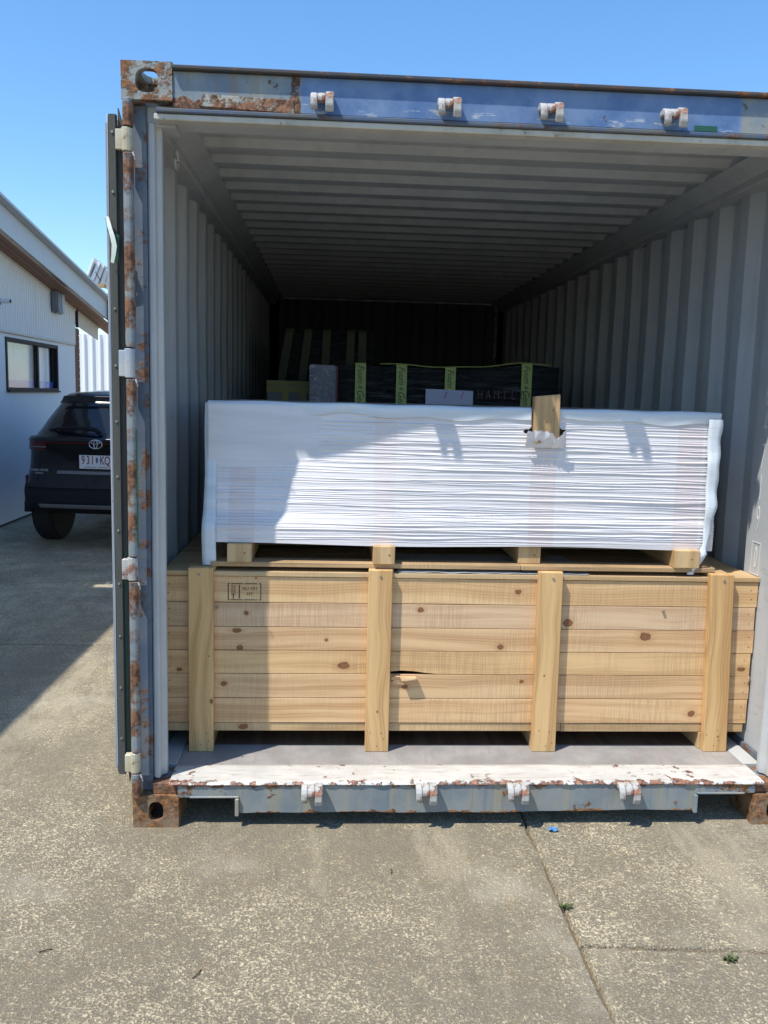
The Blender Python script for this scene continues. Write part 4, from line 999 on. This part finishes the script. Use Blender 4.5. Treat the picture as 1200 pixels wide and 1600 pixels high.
def outline(z, off=0.0, n=64):
    v0, v1, w_, r = ip(z, vr)-off, ip(z, vf_)+off, ip(z, hw)+off, ip(z, cr_)
    pts = []
    # rounded rectangle with bowed rear; start mid-rear, go left (-u)
    L_ = np.linspace(0, 1, n+1)[:-1]
    def P(t):
        # half perimeter param: 0..1 left side from rear centre to front centre
        a = w_-r; b = r*1.57; c = (v1-v0)-2*r; tot = 2*a+2*b+c; s = t*tot
        bow = lambda u: .045*(u/w_)**2
        if s < a: return -s, v0+bow(s)
        s -= a
        if s < b: th = s/r; return -(a+r*math.sin(th)), v0+r*(1-math.cos(th))+bow(a)*(1-th/1.6)
        s -= b
        if s < c: return -w_, v0+r+s
        s -= c
        if s < b: th = s/r; return -(a+r*math.cos(th)), v1-r+r*math.sin(th)
        s -= b
        return -(a-s), v1
    left = [P(t) for t in np.linspace(0, 1, n+1)]
    right = [(-p[0], p[1]) for p in left[-2:0:-1]]
    return left+right
def shell(zz, off=0.0, n=64):
    rings = [outline(z, off, n) for z in zz]; N = len(rings[0]); m = MB(); V = []; F = []
    for r, z in zip(rings, zz): V += [(p[0], p[1], z) for p in r]
    for i in range(len(zz)-1):
        for k in range(N): F.append((i*N+k, i*N+(k+1) % N, (i+1)*N+(k+1) % N, (i+1)*N+k))
    F += [tuple(range(N))[::-1], tuple(range((len(zz)-1)*N, len(zz)*N))]
    return m.add(V, F)
zz = sorted(set(list(np.linspace(.34, 1.10, 20))+list(np.linspace(1.12, 1.535, 14))))
body_b = shell(zz)
cut = [MB().cyl((vv, .335), .375, 'x', .55, 1.2, 32) if sgn > 0 else MB().cyl((vv, .335), .375, 'x', -1.2, -.55, 32) for vv in (.66, 3.22) for sgn in (-1, 1)]
bv = boolean(body_b, cut)
body = car.part('body', bv, M_cb)
bme = body.data
for p in bme.polygons: p.use_smooth = len(p.vertices) < 6
def patch(t0, t1, z0, z1, off, nt=14, nz=8, both=True, shear=None):
    m = MB()
    for sgn in ((-1, 1) if both else (-1,)):
        V = []; F = []
        for j in range(nz+1):
            z = z0+(z1-z0)*j/nz; ol = outline(z, off, 64)[:65]
            for i in range(nt+1):
                tt = t0+(t1-t0)*i/nt
                if shear: tt += shear(j/nz, i/nt)
                s = max(0, min(63.999, tt*64)); k = int(s); f = s-k; p = (ol[k][0]*(1-f)+ol[k+1][0]*f, ol[k][1]*(1-f)+ol[k+1][1]*f)
                V.append((p[0]*(-sgn), p[1], z))
        for j in range(nz):
            for i in range(nt): a = j*(nt+1)+i; F.append((a, a+1, a+nt+2, a+nt+1))
        m.add(V, F)
    return m
car.part('rear_window', patch(0, .115, 1.125, 1.40, .004, 12, 10), M_cg, smooth=True)
car.part('quarter_window', patch(.205, .33, 1.13, 1.38, .004, shear=lambda j, i: .03*j*(1-i)), M_cg, smooth=True)
car.part('side_window', patch(.345, .52, 1.12, 1.41, .004), M_cg, smooth=True)
car.part('side_window', patch(.53, .68, 1.12, 1.41, .004, shear=lambda j, i: -.08*j*i), M_cg, smooth=True)
car.part('windscreen', patch(.88, 1.0, 1.12, 1.44, .004), M_cg, smooth=True)
# roof spoiler, tail lip, lamps
car.part('roof_spoiler', patch(0, .15, 1.405, 1.475, .055, 12, 4), M_cb, smooth=True)
car.part('tail_lip', patch(0, .17, 1.045, 1.092, .022, 16, 4), M_cb, smooth=True)
car.part('light_bar', patch(0, .155, 1.028, 1.044, .016, 16, 3), M_red, smooth=True)
car.part('tail_lamp', patch(.10, .20, .955, 1.026, .012, 14, 4), M_red, smooth=True)
car.part('lamp_strip', patch(.098, .15, .985, .995, .016, 14, 2), M_grey, smooth=True)
car.part('bumper', patch(0, .19, .36, .62, .016, 24, 8, shear=None), M_pl, smooth=True)
car.part('bumper_garnish', patch(0, .10, .41, .45, .030, 14, 4), M_grey, smooth=True)
car.part('bumper_step', patch(0, .13, .605, .645, .032, 14, 4), M_cb, smooth=True)
car.part('hatch_strip', patch(0, .075, .735, .765, .014, 14, 3), M_grey, smooth=True)
car.part('reflector', MB().box(-.788, -.76, .24, .27, .50, .70), M_red, bevel=.008, seg=2)
car.part('reflector', MB().box(.772, .803, .20, .235, .50, .70), M_red, bevel=.008, seg=2)
for vv in (.66, 3.22):
    for sgn in (-1, 1):
        a = []
        for k in range(15):
            th = math.pi*k/14; a.append((vv+.385*math.cos(th), .335+.385*math.sin(th)))
        for k in range(15):
            th = math.pi*(14-k)/14; a.append((vv+.435*math.cos(th), .335+.435*math.sin(th)))
        x0_, x1_ = (-.803, -.72) if sgn < 0 else (.72, .803)
        car.part('wheel_arch', MB().prism(a, 'x', x0_, x1_), M_pl, bevel=.008)
M_tyre = plain('tyre', (.016, .016, .017), .85, ns=50)
for vv in (.66, 3.22):
    for sgn in (-1, 1):
        xa, xb = (.57, .785) if sgn > 0 else (-.785, -.57)
        wh = car.part('wheel', MB().cyl((vv, .335), .335, 'x', xa, xb, 36), M_tyre, bevel=.03, seg=3)
        rx = xb+.003 if sgn > 0 else xa-.003
        m = MB()
        for k in range(5):
            th = 2*math.pi*k/5; c, s = math.cos(th), math.sin(th)
            m.prism([(vv+.04*-s+.05*c, .335+.04*c+.05*s), (vv+.04*s+.05*c, .335-.04*c+.05*s), (vv+.03*s+.22*c, .335-.03*c+.22*s), (vv-.03*s+.22*c, .335+.03*c+.22*s)], 'x', rx-.004, rx+.004)
        m.cyl((vv, .335), .06, 'x', rx-.005, rx+.006, 16)
        car.part('rim', m, M_grey, parent=wh, bevel=.002)
wip = [(-.13, .07, 1.155), (-.24, .085, 1.165), (-.38, .11, 1.155), (-.47, .135, 1.14)]
car.part('rear_wiper', MB().tube([(.02, .075, 1.125), (-.02, .065, 1.165), (-.2, .085, 1.178), (-.40, .12, 1.165), (-.50, .15, 1.150)], [.022, .022, .016, .012, .006], 8), M_pl, smooth=True)
car.part('hatch_gap', patch(.112, .1155, .66, 1.03, .0025, 2, 10), M_rub, smooth=True)
# number plate
yv = ip(.85, vr)-.012
npl = car.part('number_plate', MB().box(-.186, .186, yv-.004, yv, .79, .92), plain('plate_white', (.70, .68, .68), .5, var=.05), bevel=.002)
M_maroon = plain('plate_maroon', (.16, .01, .03), .6)
for (s2, xx) in (('9', -.148), ('3', -.100), ('1', -.058), ('K', .035), ('Q', .085), ('7', .135)):
    car.part('plate_character', text(s2, .115, ((xx, yv-.0046, .868), (1, 0, 0), (0, 0, 1)), .0004, sx=.62, bold=.001), M_maroon, parent=npl)
car.part('plate_emblem', MB().prism([(-.022, .845), (-.008, .845), (-.005, .86), (-.002, .885), (-.015, .905), (-.028, .885), (-.025, .86)], 'y', yv-.005, yv-.0042), plain('plate_blue', (.05, .16, .26), .6), parent=npl)
car.part('plate_slogan', text('QUEENSLAND - SUNSHINE STATE', .019, ((0, yv-.0046, .806), (1, 0, 0), (0, 0, 1)), .0003), M_maroon, parent=npl)
car.part('plate_surround', MB().box(-.192, .192, yv+.0005, yv+.02, .784, .926), M_pl, bevel=.002)
# oval emblem of three ellipses
def ring(cx, cz, rx, rz, y, r=.0045, n=28): return MB().tube([(cx+rx*math.cos(t), y, cz+rz*math.sin(t)) for t in np.linspace(0, 2*math.pi, n)], r, 6)
ye = ip(1.03, vr)-.030
em = car.part('emblem', ring(0, 1.030, .062, .042, ye), M_chr, smooth=True)
car.part('emblem_ring', ring(0, 1.048, .040, .0165, ye, .004), M_chr, parent=em, smooth=True)
car.part('emblem_ring', ring(0, 1.030, .0165, .038, ye, .004), M_chr, parent=em, smooth=True)
for (s2, zc_) in (('YARIS CROSS', .765), ('HYBRID', .735)):
    car.part('badge', text(s2, .030 if 'Y' == s2[0] else .024, ((-.58, ip(zc_, vr)+.006, zc_), (.995, -.09, 0), (0, 0, 1)), .002, sx=1.0), M_chr)

#@@SMALL
# ================================================================== SMALL THINGS ON THE CONCRETE
M_leaf = plain('weed_leaf', (.12, .15, .055), .6, ns=30, var=.5)
def weed(x, y, s, label, n, seed):
    rr = random.Random(seed); th = Thing('weed', label, 'weed', (x, y, 0), group='weeds in the concrete joints')
    m = MB(); lv = []
    for k in range(n):
        a = rr.uniform(0, 6.28); l = s*rr.uniform(.4, 1); el = rr.uniform(.05, .6); w_ = l*.17
        d = Vector((math.cos(a)*math.cos(el), math.sin(a)*math.cos(el), math.sin(el))); sd = Vector((-math.sin(a), math.cos(a), 0))
        b = Vector((x+rr.uniform(-.6, .6)*s, y+rr.uniform(-.25, .25)*s, .0)); t = b+d*l
        mid = b+d*l*.55+Vector((0, 0, .08*l)); 
        V = [b, mid+sd*w_, t, mid-sd*w_, mid+Vector((0, 0, -.06*l))]
        up = Vector((0, 0, .0012))
        m.add([tuple(p) for p in V]+[tuple(p+up) for p in V], [(0, 1, 4), (1, 2, 4), (2, 3, 4), (3, 0, 4), (5, 9, 6), (6, 9, 7), (7, 9, 8), (8, 9, 5)])
    th.part('leaves', m, M_leaf, kind='stuff')
    th.part('stem', MB().tube([(x, y, -.03), (x, y, .012)], .002, 5), M_leaf)
weed(1.432, -.515, .021, 'small green weed in the long joint, nearer the container', 70, 1)
weed(1.835, -.775, .022, 'low spreading weed in the cross joint at the right', 70, 2)
lt = MB()
V = []; F = []; g = 8
for j in range(g+1):
    for i in range(g+1):
        x, y = 1.497+.034*i/g, -.052+.028*j/g; V.append((x, y, .003+.006*mnoise.noise(Vector((x*90, y*90, 0)))+.004))
for j in range(g):
    for i in range(g): a = j*(g+1)+i; F.append((a, a+1, a+g+2, a+g+1))
V2 = [(p[0], p[1], p[2]-.0012) for p in V]; k = len(V)
solo('plastic_scrap', 'crumpled scrap of blue plastic on the concrete just in front of the sill', 'litter', (V+V2, F+[tuple(t+k for t in q[::-1]) for q in F]), plain('blue_scrap', (.10, .28, .55), .5, var=.3), smooth=False)
for (x, y, a, l, lab) in ((.34, -.82, .9, .04, 'short dark twig on bare concrete left of the joint'), (.905, -.32, 1.35, .03, 'thin dark twig on the concrete before the middle of the sill'), (-.10, -.70, .2, .035, 'tiny twig at the far left of the concrete')):
    solo('twig', lab, 'twig', MB().tube([(x, y, .0025), (x+l*.5*math.cos(a), y+l*.5*math.sin(a), .005), (x+l*math.cos(a+.2), y+l*math.sin(a+.2), .0025)], .0016, 5), plain('twig_bark', (.05, .035, .02), .9), group=None)

gm = MB(); rr = random.Random(11)
for k in range(420):
    if k % 3: y = rr.uniform(-1.25, .1); x = X1+.004+rr.gauss(0, .012)+.008*mnoise.noise(Vector((y*6, 0, 0)))
    else: x = rr.uniform(1.44, 2.4); y = -.70+rr.gauss(0, .012)-.06*(x-1.43)
    r = rr.uniform(.0008, .0028); a = rr.uniform(0, 3)
    c_, s_ = math.cos(a)*r, math.sin(a)*r
    gm.add([(x+c_, y+s_, .0002), (x-s_, y+c_, .0002), (x-c_, y-s_, .0002), (x+s_, y-c_, .0002), (x+r*.2, y, .0002+r*1.1)], [(0, 1, 4), (1, 2, 4), (2, 3, 4), (3, 0, 4), (3, 2, 1, 0)])
solo('grit', 'loose pale grit lying along the concrete joints', 'grit', gm, plain('grit_stone', (.34, .29, .21), .9, ns=90, var=.6), kind='stuff')
